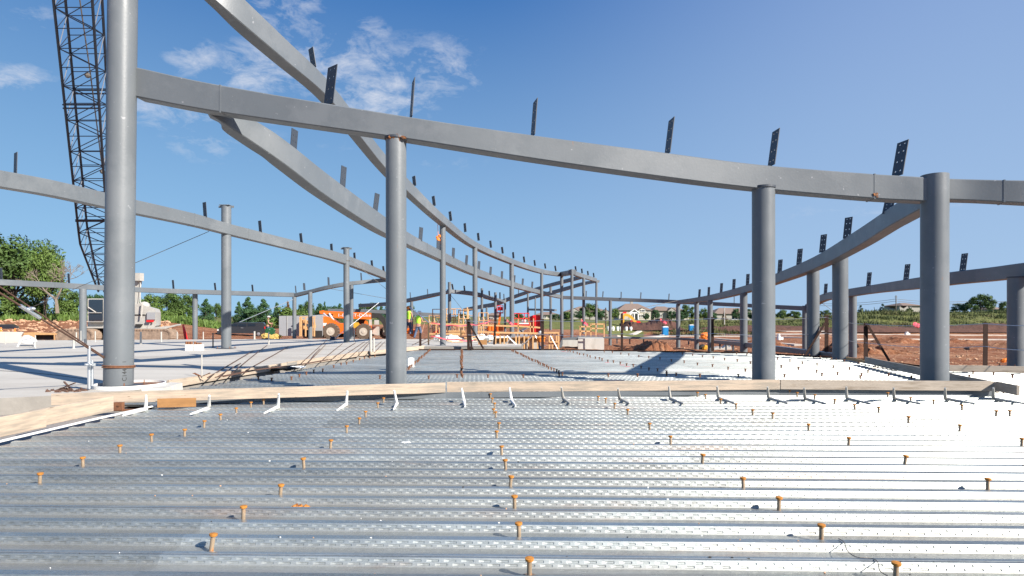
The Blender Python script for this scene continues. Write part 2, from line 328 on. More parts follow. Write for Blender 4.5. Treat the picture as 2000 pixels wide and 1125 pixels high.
ga = me.attributes.new('grass', 'FLOAT', 'POINT')
def grassw(X, Y):
    if Y < 5: return .0
    u = X/Y
    left = 1-sm(-.5, -.38, u); g = left*sm(66, 72, Y)
    g = max(g, (1-left)*sm(.0, -.1, u)*sm(95, 105, Y)); g = max(g, sm(-.05, .0, u)*(1-sm(.2, .24, u))*sm(88, 96, Y)); g = max(g, sm(.2, .24, u)*sm(116, 122, Y))
    if abs(X) > 300 or Y > 200: g = 1
    return g
ga.data.foreach_set('value', [grassw(p[0], p[1]) for p in vs])
me.polygons.foreach_set('use_smooth', [True]*len(fs))
gm = bpy.data.materials.new('red_soil_and_grass'); gm.use_nodes = True; t = gm.node_tree; b = t.nodes['Principled BSDF']; b.inputs['Roughness'].default_value = .95; b.inputs['Specular IOR Level'].default_value = .1
tc = N('ShaderNodeTexCoord', t)
def tn(s, d=8, r=.65, st=(1, 1, 1)):
    mp = N('ShaderNodeMapping', t); mp.inputs['Scale'].default_value = st; t.links.new(tc.outputs['Object'], mp.inputs[0])
    q = N('ShaderNodeTexNoise', t); q.inputs['Scale'].default_value = s; q.inputs['Detail'].default_value = d; q.inputs['Roughness'].default_value = r; t.links.new(mp.outputs[0], q.inputs[0]); return q.outputs[0]
def ramp(f, st):
    r = N('ShaderNodeValToRGB', t); t.links.new(f, r.inputs[0]); e = r.color_ramp.elements
    for i, (p, c) in enumerate(st):
        q = e[i] if i < 2 else e.new(p); q.position = p; q.color = (*c, 1)
    return r.outputs[0]
def mixc(f, a, b_):
    q = N('ShaderNodeMix', t, data_type='RGBA'); t.links.new(f, q.inputs[0]); t.links.new(a, q.inputs[6]); t.links.new(b_, q.inputs[7]); return q.outputs[2]
nA = tn(.12, 10, .7, (1, .5, 1)); nB = tn(1.6, 8, .75)
soil = ramp(nA, [(.3, (.17, .062, .032)), (.46, (.31, .125, .06)), (.58, (.42, .21, .11)), (.72, (.56, .36, .23))])
soil2 = ramp(nB, [(.38, (.12, .045, .026)), (.5, (.32, .13, .065)), (.64, (.60, .40, .27))])
soilc = mixc(M_(t, 'MULTIPLY', nB, .8, clamp=True), soil, soil2)
rut = ramp(tn(.55, 4, .55, (.12, 1.4, 1)), [(.40, (0, 0, 0)), (.46, (1, 1, 1)), (.50, (1, 1, 1)), (.56, (0, 0, 0))])
dk_ = N('ShaderNodeMix', t, data_type='RGBA'); t.links.new(M_(t, 'MULTIPLY', rut, .55), dk_.inputs[0]); t.links.new(soilc, dk_.inputs[6]); dk_.inputs[7].default_value = (.20, .075, .04, 1); soilc = dk_.outputs[2]
pale = ramp(tn(.9, 6, .7, (.3, 1, 1)), [(.60, (0, 0, 0)), (.68, (1, 1, 1))])
pk_ = N('ShaderNodeMix', t, data_type='RGBA'); t.links.new(M_(t, 'MULTIPLY', pale, .5), pk_.inputs[0]); t.links.new(soilc, pk_.inputs[6]); pk_.inputs[7].default_value = (.58, .38, .25, 1); soilc = pk_.outputs[2]
grass = ramp(tn(.35, 10, .75), [(.3, (.10, .12, .035)), (.5, (.16, .17, .055)), (.7, (.26, .24, .10))])
at_ = N('ShaderNodeAttribute', t, attribute_name='grass')
gw = N('ShaderNodeMapRange', t); gw.inputs[1].default_value = .42; gw.inputs[2].default_value = .58
t.links.new(M_(t, 'ADD', at_.outputs['Fac'], M_(t, 'MULTIPLY', M_(t, 'SUBTRACT', tn(.5), .5), .9)), gw.inputs[0])
t.links.new(mixc(gw.outputs[0], soilc, grass), b.inputs['Base Color'])
bp = N('ShaderNodeBump', t); bp.inputs['Distance'].default_value = .25; t.links.new(nB, bp.inputs['Height']); t.links.new(bp.outputs[0], b.inputs['Normal'])
me.materials.append(gm); go = bpy.data.objects.new('ground', me); C.objects.link(go); tag(go, kind='structure')

# ------------------------------------------------------------------ steel floor deck (ribs nearly parallel to the picture)
YAW = R(-1.4); PITCH = .305; T0 = .100
def xl(Y): return -6.25 if Y < 9.9 else (-7.2 if Y < 12.2 else -7.2+(Y-12.2)*.155)
def xr(Y):
    if Y < 16.5: return 15.5
    if Y < 20.8: return 12.25
    if Y < 24.6: return 12.25-(Y-20.8)/3.8*2.2
    return max(1.2, 10.05-(Y-24.6)*3.1)
cy, sy_ = math.cos(YAW), math.sin(YAW)
def dk(s_, t_, z_): return (s_*cy-t_*sy_+.0, s_*sy_+t_*cy, z_)
m = MB(); DD = .051
for k in range(-1, 90):
    t0 = T0+k*PITCH
    if t0 > 27.2: break
    xs0, xs1 = xl(t0), xr(t0)
    prof_ = [(t0, 0), (t0+.065, 0), (t0+.089, -DD), (t0+.281, -DD)]
    def strip(a, za, b_, zb_, x0=None, x1=None):
        x0 = xs0 if x0 is None else x0; x1 = xs1 if x1 is None else x1
        m.add([dk(x0, a, za), dk(x1, a, za), dk(x1, b_, zb_), dk(x0, b_, zb_)], [(0, 1, 2, 3)])
    for (a, za), (b_, zb_) in zip(prof_, prof_[1:]): strip(a, za, b_, zb_)
    if k % 3 == 0: m.add([dk(xs0, t0+.02, .001), dk(xs1, t0+.02, .001), dk(xs1, t0+.026, .004), dk(xs0, t0+.026, .004), dk(xs1, t0+.032, .001), dk(xs0, t0+.032, .001)], [(0, 1, 2, 3), (3, 2, 4, 5)])
    web = lambda q: (t0+.281+.024*q, -DD+DD*q)
    if 2.2 < t0 < 15.5:      # the web that faces the picture carries two rows of pressed dents
        qs = [0, .17, .41, .57, .81, 1]; inn = Vector((0, DD, -.024)).normalized()*.0046
        for bi, (q0, q1) in enumerate(zip(qs, qs[1:])):
            if bi not in (1, 3): strip(*web(q0), *web(q1)); continue
            lim = t0*.95+1.0; s0 = max(xs0+.02, -lim)+(.055 if bi == 3 else 0)+(k*.037) % .11; e0 = min(lim, xs1-.1)
            strip(*web(q0), *web(q1), xs0, s0); dq = (q1-q0)*.24
            while s0 < e0:
                x1 = s0+.078; x2 = s0+.11; A4 = [(s0, q0), (x1, q0), (x1, q1), (s0, q1)]; il, ir = .032, .004
                B4 = [(s0+il, q0+dq), (x1-ir, q0+dq), (x1-ir, q1-dq), (s0+il, q1-dq)]
                P = [dk(x_, *web(q_)) for x_, q_ in A4]+[dk(x_, web(q_)[0]+inn.y, web(q_)[1]+inn.z) for x_, q_ in B4]
                m.add(P, [(4, 5, 6, 7), (0, 1, 5, 4), (1, 2, 6, 5), (2, 3, 7, 6), (3, 0, 4, 7)])
                strip(*web(q0), *web(q1), x1, x2); s0 = x2
            strip(*web(q0), *web(q1), s0, xs1)
    else: strip(*web(0), *web(1))
tag(m.build('steel_deck', 'deck'), kind='structure')
# stiffer edge angle that closes the far side of the deck
m = MB()
pts = [(-5.1, 26.7), (1.4, 26.9), (9.9, 24.3), (12.3, 20.6), (12.33, 16.6)]
for a, b_ in zip(pts, pts[1:]): m.bar((a[0], a[1]+.25, -.02), (b_[0], b_[1]+.25, -.02), .04, .14)
tag(m.build('edge_angle', 'angle'), 'dark steel angle closing the far edge of the metal deck', 'steel angle')

# ------------------------------------------------------------------ concrete slab
ZS = .15
sl = [(-60, 6.2), (-9.2, 9.75), (-7.25, 10.7), (-7.0, 11.1), (-7.0, 12.2), (-7.25, 12.5), (-6.62, 17.35), (-5.87, 22.6), (-5.0, 25.5), (-4.1, 27.4), (.4, 27.3), (.6, 33), (-2, 36), (-14, 36.5), (-26, 34.5), (-60, 33)]
m = MB(); n = len(sl)
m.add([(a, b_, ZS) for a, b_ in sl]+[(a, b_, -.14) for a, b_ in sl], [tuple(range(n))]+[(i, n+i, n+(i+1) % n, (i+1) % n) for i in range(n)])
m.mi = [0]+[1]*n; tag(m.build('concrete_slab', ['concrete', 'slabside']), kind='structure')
m = MB(); m.add([(-30, 2, -.135), (-6.27, 2, -.135), (-6.27, 10.6, -.135), (-7.2, 10.9, -.135), (-30, 9.5, -.135)], [(0, 1, 2, 3, 4)])
tag(m.build('gravel_strip', 'gravel'), kind='structure')
m = MB()
for sgn, x0, y0, x1, y1 in ((1, -40, 21.5, -6.2, 20.2), (1, -40, 29.5, -5, 28.4)):
    m.box(((x0+x1)/2, (y0+y1)/2, ZS+.001), (x1-x0, .03, .006), math.atan2(y1-y0, x1-x0))
tag(m.build('slab_joint', 'gravel'), kind='structure')

# ------------------------------------------------------------------ painted steel frame
def plate(parent, pb, pt, wpx, d, yaw_sign=1, fullw=.26, holes=True):
    """flat connector plate with bolt holes; pb/pt photo points of its foot and head"""
    P0, P1 = at(*pb, d), at(*pt, d); ax = P1-P0; hgt_ = ax.length
    real = max(.03, wpx*d/F); real = min(real, fullw); u_ = (pb[0]-1000)/F; ang = math.acos(min(1, real/fullw/math.sqrt(1+u_*u_)))*yaw_sign-math.atan(u_)
    view = math.atan2((pb[0]-1000), F)
    xdir = Matrix.Rotation(ang, 3, 'Z')@Vector((1, 0, 0))
    mb = MB(); nx = 5; ny = 11; th = .014; nrm = xdir.cross(ax).normalized()*th/2
    us = [0, .24, .34, .66, .76, 1]; vsx = [0, .12, .17, .40, .45, .68, .73, .90, .94, 1]
    if not holes: us = [0, 1]; vsx = [0, 1]
    P0 = P0-ax*.06; ax = ax*1.06
    idx = {}
    for s_ in (-1, 1):
        for j, vv in enumerate(vsx):
            for i, uu in enumerate(us):
                idx[(s_, i, j)] = len(mb.v); mb.v.append(tuple(P0+ax*vv+xdir*(uu-.5)*fullw+nrm*s_))
    hole = lambda i, j: holes and i in (1, 3) and j in (1, 3, 5, 7)
    def F_(q): mb.f.append(q); mb.mi.append(0)
    for j in range(len(vsx)-1):
        for i in range(len(us)-1):
            if hole(i, j):
                for (a, b_) in (((i, j), (i+1, j)), ((i+1, j), (i+1, j+1)), ((i+1, j+1), (i, j+1)), ((i, j+1), (i, j))):
                    F_((idx[(-1, *a)], idx[(-1, *b_)], idx[(1, *b_)], idx[(1, *a)]))
                continue
            for s_ in (-1, 1):
                q = [idx[(s_, i, j)], idx[(s_, i+1, j)], idx[(s_, i+1, j+1)], idx[(s_, i, j+1)]]
                F_(tuple(q) if s_ < 0 else tuple(q[::-1]))
    I, J = len(us)-1, len(vsx)-1
    for j in range(J):
        for i in (0, I): F_((idx[(-1, i, j)], idx[(1, i, j)], idx[(1, i, j+1)], idx[(-1, i, j+1)]))
    for i in range(I): F_((idx[(-1, i, J)], idx[(-1, i+1, J)], idx[(1, i+1, J)], idx[(1, i, J)]))
    return mb.build('connector_plate', 'paint_dark', parent)
def beam(label, pts, width=.3, plates=(), n=6, ysign=1, splices=(), rusts=(), ch=.018, fullw=.26):
    """box beam whose camera-side face runs through photo stations (x, top y, bottom y, distance)"""
    T = catmull([at(a, b_, d) for a, b_, c, d in pts], n); B = catmull([at(a, c, d) for a, b_, c, d in pts], n)
    mb = MB(); o = []
    for i, (p, q) in enumerate(zip(T, B)):
        tg = (T[min(i+1, len(T)-1)]-T[max(i-1, 0)]); tg.z = 0; tg.normalize(); pr = Vector((-tg.y, tg.x, 0))
        if pr.dot(Vector((p.x, p.y, 0))) < 0: pr = -pr
        up = (p-q); hN = up.length; up.normalize(); c = min(ch, hN*.2)
        ring = [p-up*c, p+pr*c, p+pr*(width-c), p+pr*width-up*c, q+pr*width+up*c, q+pr*(width-c), q+pr*c, q+up*c]
        o.append(len(mb.v)); mb.v += [tuple(r) for r in ring]
    for a, b_ in zip(o, o[1:]):
        for k in range(8): k2 = (k+1) % 8; mb.f.append((a+k, a+k2, b_+k2, b_+k)); mb.mi.append(0)
    mb.f.append(tuple(o[0]+k for k in range(8))); mb.f.append(tuple(o[-1]+k for k in range(7, -1, -1))); mb.mi += [0, 0]
    root = mb.build('steel_beam', 'paint', smooth=True); tag(root, label, 'steel beam', 'grey box beams of the frame')
    def depth(px):
        for (a, _, _, d0), (b2, _, _, d1) in zip(pts, pts[1:]):
            if min(a, b2) <= px <= max(a, b2): return 1/(1/d0+(1/d1-1/d0)*(px-a)/(b2-a))
        return min(pts, key=lambda q: abs(q[0]-px))[3]
    def station(px):
        best = min(range(len(T)-1), key=lambda i: abs(1000+T[i].x/T[i].y*F-px)); return best
    for pb, pt, wp in plates: plate(root, pb, pt, wp, depth(pb[0])+width*.5, ysign, fullw)
    for px in splices:
        i = station(px); a, b_ = T[i], T[i+1]; tg = (b_-a).normalized(); 
        fr = (px-(1000+a.x/a.y*F))/max(1e-6, ((1000+b_.x/b_.y*F)-(1000+a.x/a.y*F))); p = a.lerp(b_, fr); q = B[i].lerp(B[i+1], fr)
        pr = Vector((-tg.y, tg.x, 0)).normalized()
        if pr.dot(Vector((p.x, p.y, 0))) < 0: pr = -pr
        sb = MB(); e = .006; wd = .03
        sb.hexa([q-tg*wd/2-pr*e-Vector((0, 0, e)), q+tg*wd/2-pr*e-Vector((0, 0, e)), q+tg*wd/2+pr*(width+e)-Vector((0, 0, e)), q-tg*wd/2+pr*(width+e)-Vector((0, 0, e)),
                 p-tg*wd/2-pr*e+Vector((0, 0, e)), p+tg*wd/2-pr*e+Vector((0, 0, e)), p+tg*wd/2+pr*(width+e)+Vector((0, 0, e)), p-tg*wd/2+pr*(width+e)+Vector((0, 0, e))])
        sb.build('weld_seam', 'paint', root)
    return root
# long front beam
B1 = beam('wide grey beam sweeping over the foreground from tall left column to right edge', [(262, 130, 188, 11.75), (430, 166, 219, 11.6), (774, 224, 268, 11.25), (1050, 265, 311, 11.5), (1300, 298, 346, 11.85), (1491, 322, 369, 12.1), (1700, 339, 387, 12.0), (1812, 346, 393, 11.85)], .34,
     [((642, 200), (650, 129), 18), ((803, 226), (808, 156), 5), ((1041, 262), (1046, 196), 8), ((1304, 297), (1312, 232), 11), ((1507, 320), (1516, 254), 14), ((1753, 340), (1764, 276), 22)], 6, -1, (430, 1709), ch=.02, fullw=.30)
beam('short grey beam leaving the right column towards the picture edge', [(1838, 348, 389, 11.9), (1900, 350, 391, 11.8), (2000, 352, 396, 11.5), (2120, 352, 400, 11.2)], .34, [], 5, 1, (1962,))
B2 = beam('highest grey beam curving from top left down to the far tower', [(330, -142, -85, 11.6), (400, -76, -18, 11.9), (480, 0, 52, 12.5), (560, 77, 120, 13.8), (640, 155, 189, 16), (700, 232, 262, 18.2), (752, 300, 327, 21), (800, 352, 377, 24), (865, 418, 435, 27.5), (928, 471, 483, 35), (1000, 505, 515, 43), (1057, 525, 533.5, 50), (1096, 532, 540, 55)], .34,
     [((613, 131), (607, 94), 9), ((810, 362), (808, 344), 6), ((848.4, 401), (846, 383), 5.5), ((880.7, 430.4), (878.5, 413), 5), ((909, 452), (907.6, 436), 4.6), ((935, 469), (933.5, 455), 4.3), ((959, 483), (957.5, 470), 4), ((982, 494.4), (980.4, 482.4), 3.8), ((1003, 504), (1002, 492.5), 3.6), ((1024.4, 512), (1022.8, 501), 3.4), ((1045, 518.4), (1043.6, 508), 3.2), ((1065.5, 524), (1064, 514.4), 3), ((1085.7, 529), (1084, 519), 3)], 6, -1)
beam('second grey beam curving from under the front beam down to the far tower', [(405, 190, 221, 12.0), (447, 208, 247, 12.15), (512, 243, 290, 12.8), (566, 280, 328, 13.5), (641, 340, 385, 15.4), (740, 414, 449, 19), (800, 455, 479, 23.5), (865, 491, 509, 28.5), (928, 522, 537, 35.5), (1000, 549, 560, 43.5), (1057, 567, 574.5, 50.5), (1097, 576, 583, 55.3)], .34,
     [((573, 292), (576, 253), 12), ((669, 366), (672, 325), 10), ((733, 410), (737, 378), 9), ((821, 469), (822.8, 444), 7), ((855.6, 488), (856, 470), 6), ((885, 503), (886, 484), 5.2), ((910.5, 516), (912, 498.4), 4.8), ((935, 526), (936, 510), 4.5), ((957.7, 535.5), (958.8, 521), 4.2), ((980, 543.5), (980.7, 529.6), 4), ((1004, 551), (1005, 537.6), 3.8), ((1020.5, 556), (1021.5, 544), 3.5), ((1039, 562), (1040, 550), 3.3)], 6, 1, (835, 990))
beam('left grey beam running behind the tall column and falling to the middle', [(-80, 316, 352, 14.5), (0, 332, 365, 15.8), (110, 353, 384, 17.5), (235, 383, 411, 20), (381, 417, 441, 23.5), (453, 438, 459, 25.5), (600, 476, 495, 29), (678, 498.5, 516, 31.5), (753, 530, 544, 36), (775, 539, 551, 37)], .32,
     [((30, 338), (31, 298), 6), ((401, 423), (399, 395), 6.5), ((509, 453), (507, 431), 5.5), ((589, 474), (587, 455.6), 5), ((648, 492), (647, 476), 4.7), ((693, 508.6), (692, 493.4), 4), ((727, 521), (725.7, 508.5), 4), ((749.5, 530), (748.3, 519.7), 3.8)], 6, -1, (381, 486))
beam('low straight grey beam across the far left above the trees', [(-70, 542, 553, 31), (0, 545.5, 557, 32.5), (155, 554, 564.5, 33.5), (266, 561, 570.5, 34.5), (431, 567, 576, 36), (574, 571.5, 580, 37)], .3,
     [((2.6, 545), (2, 523), 4), ((135, 553), (133.7, 534), 4), ((339, 564), (337.6, 547), 3.6), ((421, 567), (419.4, 552.5), 3.4), ((494, 570), (492.5, 556), 3.2)], 4, -1, (108, 545))
beam('short arched grey beam behind the orange telehandler', [(573.7, 573, 580, 37.1), (608, 565, 571.5, 36.6), (635.6, 558, 565, 36.2), (670, 551.4, 559, 36), (700, 548, 555.5, 36.2), (753, 543, 550.5, 36.8), (775, 541, 549, 37)], .3,
     [((578, 571), (577, 558), 2), ((594.6, 566), (593.7, 553), 4), ((642, 556), (641.4, 541.5), 3.5), ((706, 548), (705, 533), 2.5)], 4, 1, (634, 651))
beam('grey beam rising right behind the middle column', [(700, 593.5, 600.5, 60), (753, 590, 597, 55.5), (795, 583, 590, 51), (833, 575, 582, 47), (878, 566.5, 571.5, 43)], .3, [((801.7, 583), (801, 571), 1.5), ((835.5, 576), (834.8, 564.5), 1.5)], 4, 1)
beam('grey beam falling right behind the two far columns', [(878, 565, 572, 43), (923.6, 569, 577, 45), (943.5, 573.5, 581, 48), (965, 580, 587, 51), (988, 587, 592.5, 55)], .3,
     [((885, 566), (883, 554.6), 3), ((907.6, 569), (906.6, 558), 3), ((956, 578), (955.3, 568), 2.8), ((976.5, 583), (976.4, 571), 2.4)], 4, -1)
beam('lowest far grey beam level with the telehandler boom', [(640, 603, 609, 60), (700, 603.5, 610, 60), (753, 606, 613, 60), (840, 611, 618, 60), (880, 613, 620, 60)], .3, [], 3, 1)
beam('dark beam rising right behind the scaffold frames', [(905, 602, 609, 84), (940, 595, 602, 78), (966, 590, 598, 74), (1004, 576, 582, 70), (1054, 559, 565, 64), (1114, 542.5, 549.5, 58), (1137, 537, 543, 55.5)], .3, [((984.4, 585), (984, 574), 2), ((1013, 574), (1012.5, 564), 1.6)], 4, 1)
beam('lower dark beam rising right to the end of the far tower', [(1005, 587.5, 593.5, 84), (1054, 574, 580, 78), (1094, 563, 570, 73), (1137, 551, 557, 68), (1166, 547, 551.5, 64)], .3, [], 3, 1)
beam('short dark low beam above the red container', [(1031, 602.5, 606.5, 70), (1058, 603, 607, 66), (1083, 604, 608, 62)], .25, [], 2, 1)
beam('dark end beam on top of the far tower', [(1094, 531, 540, 55), (1117, 526.5, 536, 49)], .34, [], 2, 1)
beam('right top beam of the far tower with four short plates', [(1117, 526.5, 535.5, 49), (1140, 535, 543, 55), (1166, 543.6, 550.4, 63)], .3, [((1125, 529), (1123.7, 520), 3), ((1137, 533), (1136, 524.6), 3), ((1148.7, 537), (1147.7, 529), 2.8), ((1160, 541), (1159, 533), 2.6)], 3, -1)
beam('long dark beam running right from the tower over the houses', [(1097, 577.5, 584, 55), (1180, 580.5, 587.5, 54), (1250, 583, 590, 53), (1324, 586, 593.5, 51), (1400, 590, 597.5, 48), (1470, 593.5, 601, 45), (1572, 598, 607, 41)], .3,
     [((1144.8, 580), (1145, 568), 1.9), ((1177, 581), (1178, 569), 1.9), ((1213, 583), (1213.3, 570), 1.9), ((1251, 584), (1252, 571), 1.9), ((1306, 586.7), (1307, 573.5), 1.9), ((1434, 593), (1434, 577), 1.4)], 4, 1, (1541,))
beam('dark blue grey beam curving left from the right column down to the middle distance', [(1815, 357, 398, 12.15), (1795, 367, 409, 12.6), (1744, 401, 437.5, 14.2), (1726, 413, 448, 14.9), (1664, 455, 487, 18), (1588, 502, 526, 22.5), (1515, 534, 553, 28), (1453, 558, 572, 34), (1390, 575, 586.5, 42), (1356, 581.5, 590.5, 46), (1322, 586.5, 594.5, 50)], .34,
     [((1733, 415), (1738, 392), 20), ((1654, 463), (1658, 424.4), 15), ((1606, 491), (1609.3, 458), 12), ((1560.5, 515), (1563, 486), 10), ((1522.7, 532), (1524.5, 507), 8.5), ((1460, 556), (1461, 535), 6.5), ((1433, 564), (1434, 545), 6), ((1408.5, 570), (1409.6, 553), 5.3), ((1384, 577), (1384.8, 560.5), 4.7), ((1365.6, 580), (1366.7, 565), 4.3)], 6, -1, (1762,))
beam('dark beam at far right rising towards the picture edge', [(1572, 595, 608, 41), (1605, 574.5, 588.5, 38), (1641, 567, 582, 34), (1700, 557, 573, 30), (1794, 541.6, 563.6, 24.5), (1855, 531.5, 556, 22), (1930, 522.5, 549, 20), (2000, 513, 541.6, 18.2), (2080, 505, 536, 16.8)], .32,
     [((1612, 574), (1613.5, 554), 6.5), ((1696, 558), (1698.6, 532), 8.5), ((1769.6, 545), (1773, 516), 10.5), ((1880, 529), (1884.5, 495), 12.5)], 5, -1, (1700,))
lowb = beam('low floor level beam with hanging stubs below the houses', [(1128, 656.5, 660.5, 50), (1200, 657.5, 661.5, 50), (1324, 659.5, 664, 49), (1360, 662, 667.5, 46), (1392, 664.5, 670.5, 42), (1453, 669, 677.5, 34), (1515, 676, 687, 28), (1580, 684, 693, 24.7), (1625, 690, 697, 22.5)], .25, [], 4, 1)
for px, y0, y1, d in ((1205, 661, 671, 50), (1230, 661, 672, 50), (1257, 661.5, 671, 50), (1285, 662, 672, 50), (1345, 666, 673, 47), (1406, 671, 681, 40), (1418, 673, 684, 39), (1432, 675, 686, 37)):
    mb = MB(); mb.bar(at(px, y0, d+.1), at(px, y1, d+.1), .09); mb.build('hanger_stub', 'paint_dark', lowb)

def column(label, px, ytop, ybase, wpx, d, dx_top=0, z0=None, extra=None, ring=False):
    base = at(px, ybase, d)
    if z0 is not None: base.z = z0
    top = at(px+dx_top, ytop, d); th = math.atan(abs(px-1000)/F); r = wpx*math.cos(th)*d/F/2
    mb = MB(); ns = 40 if wpx > 14 else 16
    mb.tube([base, base.lerp(top, .5), top], r, ns); o = mb.build('steel_column', 'paint', smooth=True); tag(o, label, 'steel column', 'round grey steel columns')
    o['_o'] = (0, 0, 0)
    if wpx > 18:
        pm = MB(); pm.box((base.x, base.y, base.z+.012), (2*r+.2, 2*r+.2, .024)); pm.build('base_plate', 'rustsoft' if False else 'paint_dark', o)
        for sx_ in (-1, 1):
            for sy2 in (-1, 1): pm = MB(); q_ = (base.x+sx_*(r+.055), base.y+sy2*(r+.055)); pm.tube([(*q_, base.z+.024), (*q_, base.z+.05)], .022, 6); pm.tube([(*q_, base.z+.05), (*q_, base.z+.10)], .011, 6); pm.build('anchor_bolt', 'rustsoft', o)
        wb = MB(); wb.tube([(base.x+(r+.004)*math.cos(a), base.y+(r+.004)*math.sin(a), base.z+.03) for a in [2*math.pi*k/40 for k in range(41)]], .009, 5); wb.build('weld_bead', 'paint_dark', o)
    return o, base, top, r
cols = [
 ('very tall thick grey column in the left foreground by the round white form', 231.5, -70, 756, 61, 11.7, 9, ZS),
 ('thick column in the middle foreground holding up the long front beam', 774, 270, 774, 40.5, 11.42, -.5, -.05),
 ('thick column right of centre with a rusty rim under the front beam', 1491.5, 366, 765, 46, 12.25, -.5, -.05),
 ('thickest right column rising above the two front beams it joins', 1825, 342, 767, 58, 11.95, .5, -.05),
 ('capped column on the slab between the tall column and the black truck', 442, 402, 681, 20, 25.5, 0, ZS),
 ('slim column standing in front of the orange telehandler boom, left one', 677, 484, 669, 12, 31.6, -.5, ZS),
 ('slim column close behind its twin in front of the telehandler', 686.5, 556, 661, 8, 36.2, 0, ZS),
 ('column in front of the white crane cab at far left', 162, 564, 667, 15, 33.5, 0, ZS),
 ('short column beside the red delineator post at left', 381, 574, 663, 10.5, 36, 0, ZS),
 ('slim column in front of the grey site container', 575, 580, 661, 8, 37.1, 0, ZS),
 ('slim column at the open end of the grey site container', 606, 570, 662, 8.5, 36.6, 0, ZS),
 ('tall column just right of the two workers in lime vests', 865, 433, 675, 11.7, 28.3, -.5, ZS),
 ('tall column behind the crossed brown braces', 928, 482, 676, 9.8, 35.3, -.5, ZS-.05),
 ('tall column left of the red lift platform', 1000, 514, 690, 9, 43.3, -.8, None),
 ('thin tall column in front of the red container', 1058, 532, 690, 6, 50.3, 0, None),
 ('dark tower corner column at the end of the curving beams', 1097.5, 539, 690, 6.4, 55.1, -.5, None),
 ('tower column carrying the right top beam', 1117, 526, 690, 6, 49, 0, None),
 ('tower column behind the timber guard rail frames', 1140, 543, 652, 5.8, 55, 0, None),
 ('last thin column at the right end of the tower', 1164.5, 549, 648, 4.6, 63, .5, None),
 ('dark column standing alone right of the concrete block', 1191.5, 587, 690, 6.2, 52, .5, None),
 ('far thin column behind the red container, right one', 1075.5, 560, 645, 5, 65, 0, None),
 ('short headed far column left of the scaffold', 878, 551, 657, 6.5, 43, 0, None),
 ('far column between two tall ones near the brown brace', 941, 563, 684, 4.8, 47, .2, None),
 ('far column left of the red man lift', 967.5, 571, 655, 5.2, 50.5, .2, None),
 ('thin far column right of the red man lift', 986.5, 583, 650, 4.2, 55, 0, None),
 ('far column directly behind the lime vested workers', 804, 589, 652, 6, 46, 0, None),
 ('far column behind the orange scaffold', 950.5, 600, 640, 3.8, 57, 0, None),
 ('far column at left of the red container top', 1031, 573, 620, 3.8, 62, 0, None),
 ('thinnest far column above the red container', 1045.5, 581, 620, 2.6, 65, 0, None),
 ('slim column left of the two blue toilets', 1324.5, 594, 692, 8.5, 50, 0, None),
 ('slim column just left of the brown post and white skip', 1360.5, 590, 692, 9.3, 46, 0, None),
 ('slim column touching the brown guard post at right', 1387, 586, 692, 10.5, 42, 0, None),
 ('medium column close to the left side of the thick right of centre one', 1452.5, 572, 695, 15, 34, 0, None),
 ('wide column behind the slanted brown brace at right', 1588, 524, 690, 25.5, 23.8, 0, -.05),
 ('wide column just right of the slanted brown brace', 1641, 497, 700, 32, 21.2, 0, -.05),
 ('column half hidden behind the slanted brown brace', 1572, 597, 684, 11, 41, 0, None),
 ('column at right foot on red soil behind the deck corner', 1665.5, 578, 698, 16.5, 33, 0, None),
 ('wide column cut by the right picture edge', 1985, 541, 717, 38, 18.3, 0, None),
]
CO = {}
for i, (lab, px, yt, yb, wp, d, dx, z0) in enumerate(cols): CO[i] = column(lab, px, yt, yb, wp, d, dx, z0)
# caps and lugs
for i, (dx, yy) in {4: (0, 402), 5: (0, 484)}.items():
    o, b_, tp, r = CO[i]; mb = MB(); mb.box((tp.x, tp.y, tp.z-.04), (2*r+.26, .02, .09)); mb.box((tp.x, tp.y, tp.z+.01), (2*r+.03, 2*r+.03, .02)); mb.build('lug_plate', 'paint', o)
    cb = MB(); zc = b_.z+(tp.z-b_.z)*(.845 if i == 4 else .86); cb.tube([(b_.x, b_.y, zc), (b_.x, b_.y, zc+.03)], r+.015, 24); cb.build('cable_collar', 'cable', o)
# rust blooms round the column heads
def rust_ring(i, hgt_):
    o, b_, tp, r = CO[i]; mb = MB(); n_ = 48
    rr = random.Random(i)
    hs = [max(.006, rr.gauss(.03, .03))*hgt_ for _ in range(n_)]
    for k in range(n_):
        a0, a1 = 2*math.pi*k/n_, 2*math.pi*(k+1)/n_; h0, h1 = hs[k], hs[(k+1) % n_]; q = r+.004
        mb.add([(tp.x+q*math.cos(a0), tp.y+q*math.sin(a0), tp.z+.001), (tp.x+q*math.cos(a1), tp.y+q*math.sin(a1), tp.z+.001), (tp.x+q*math.cos(a1), tp.y+q*math.sin(a1), tp.z-h1), (tp.x+q*math.cos(a0), tp.y+q*math.sin(a0), tp.z-h0)], [(0, 1, 2, 3)])
    mb.tube([(tp.x, tp.y, tp.z-.012), (tp.x, tp.y, tp.z-.002)], r+.012, 40); mb.build('rust_rim', 'rim_rust', o)
rust_ring(1, 1.3); rust_ring(2, .35)
for i in (1, 2, 33, 34, 37):
    o, b_, tp, r = CO[i]; mb = MB(); mb.tube([(tp.x, tp.y, tp.z-.03), (tp.x, tp.y, tp.z+.012)], r+.022, 36); mb.build('cap_plate', 'paint_dark', o)
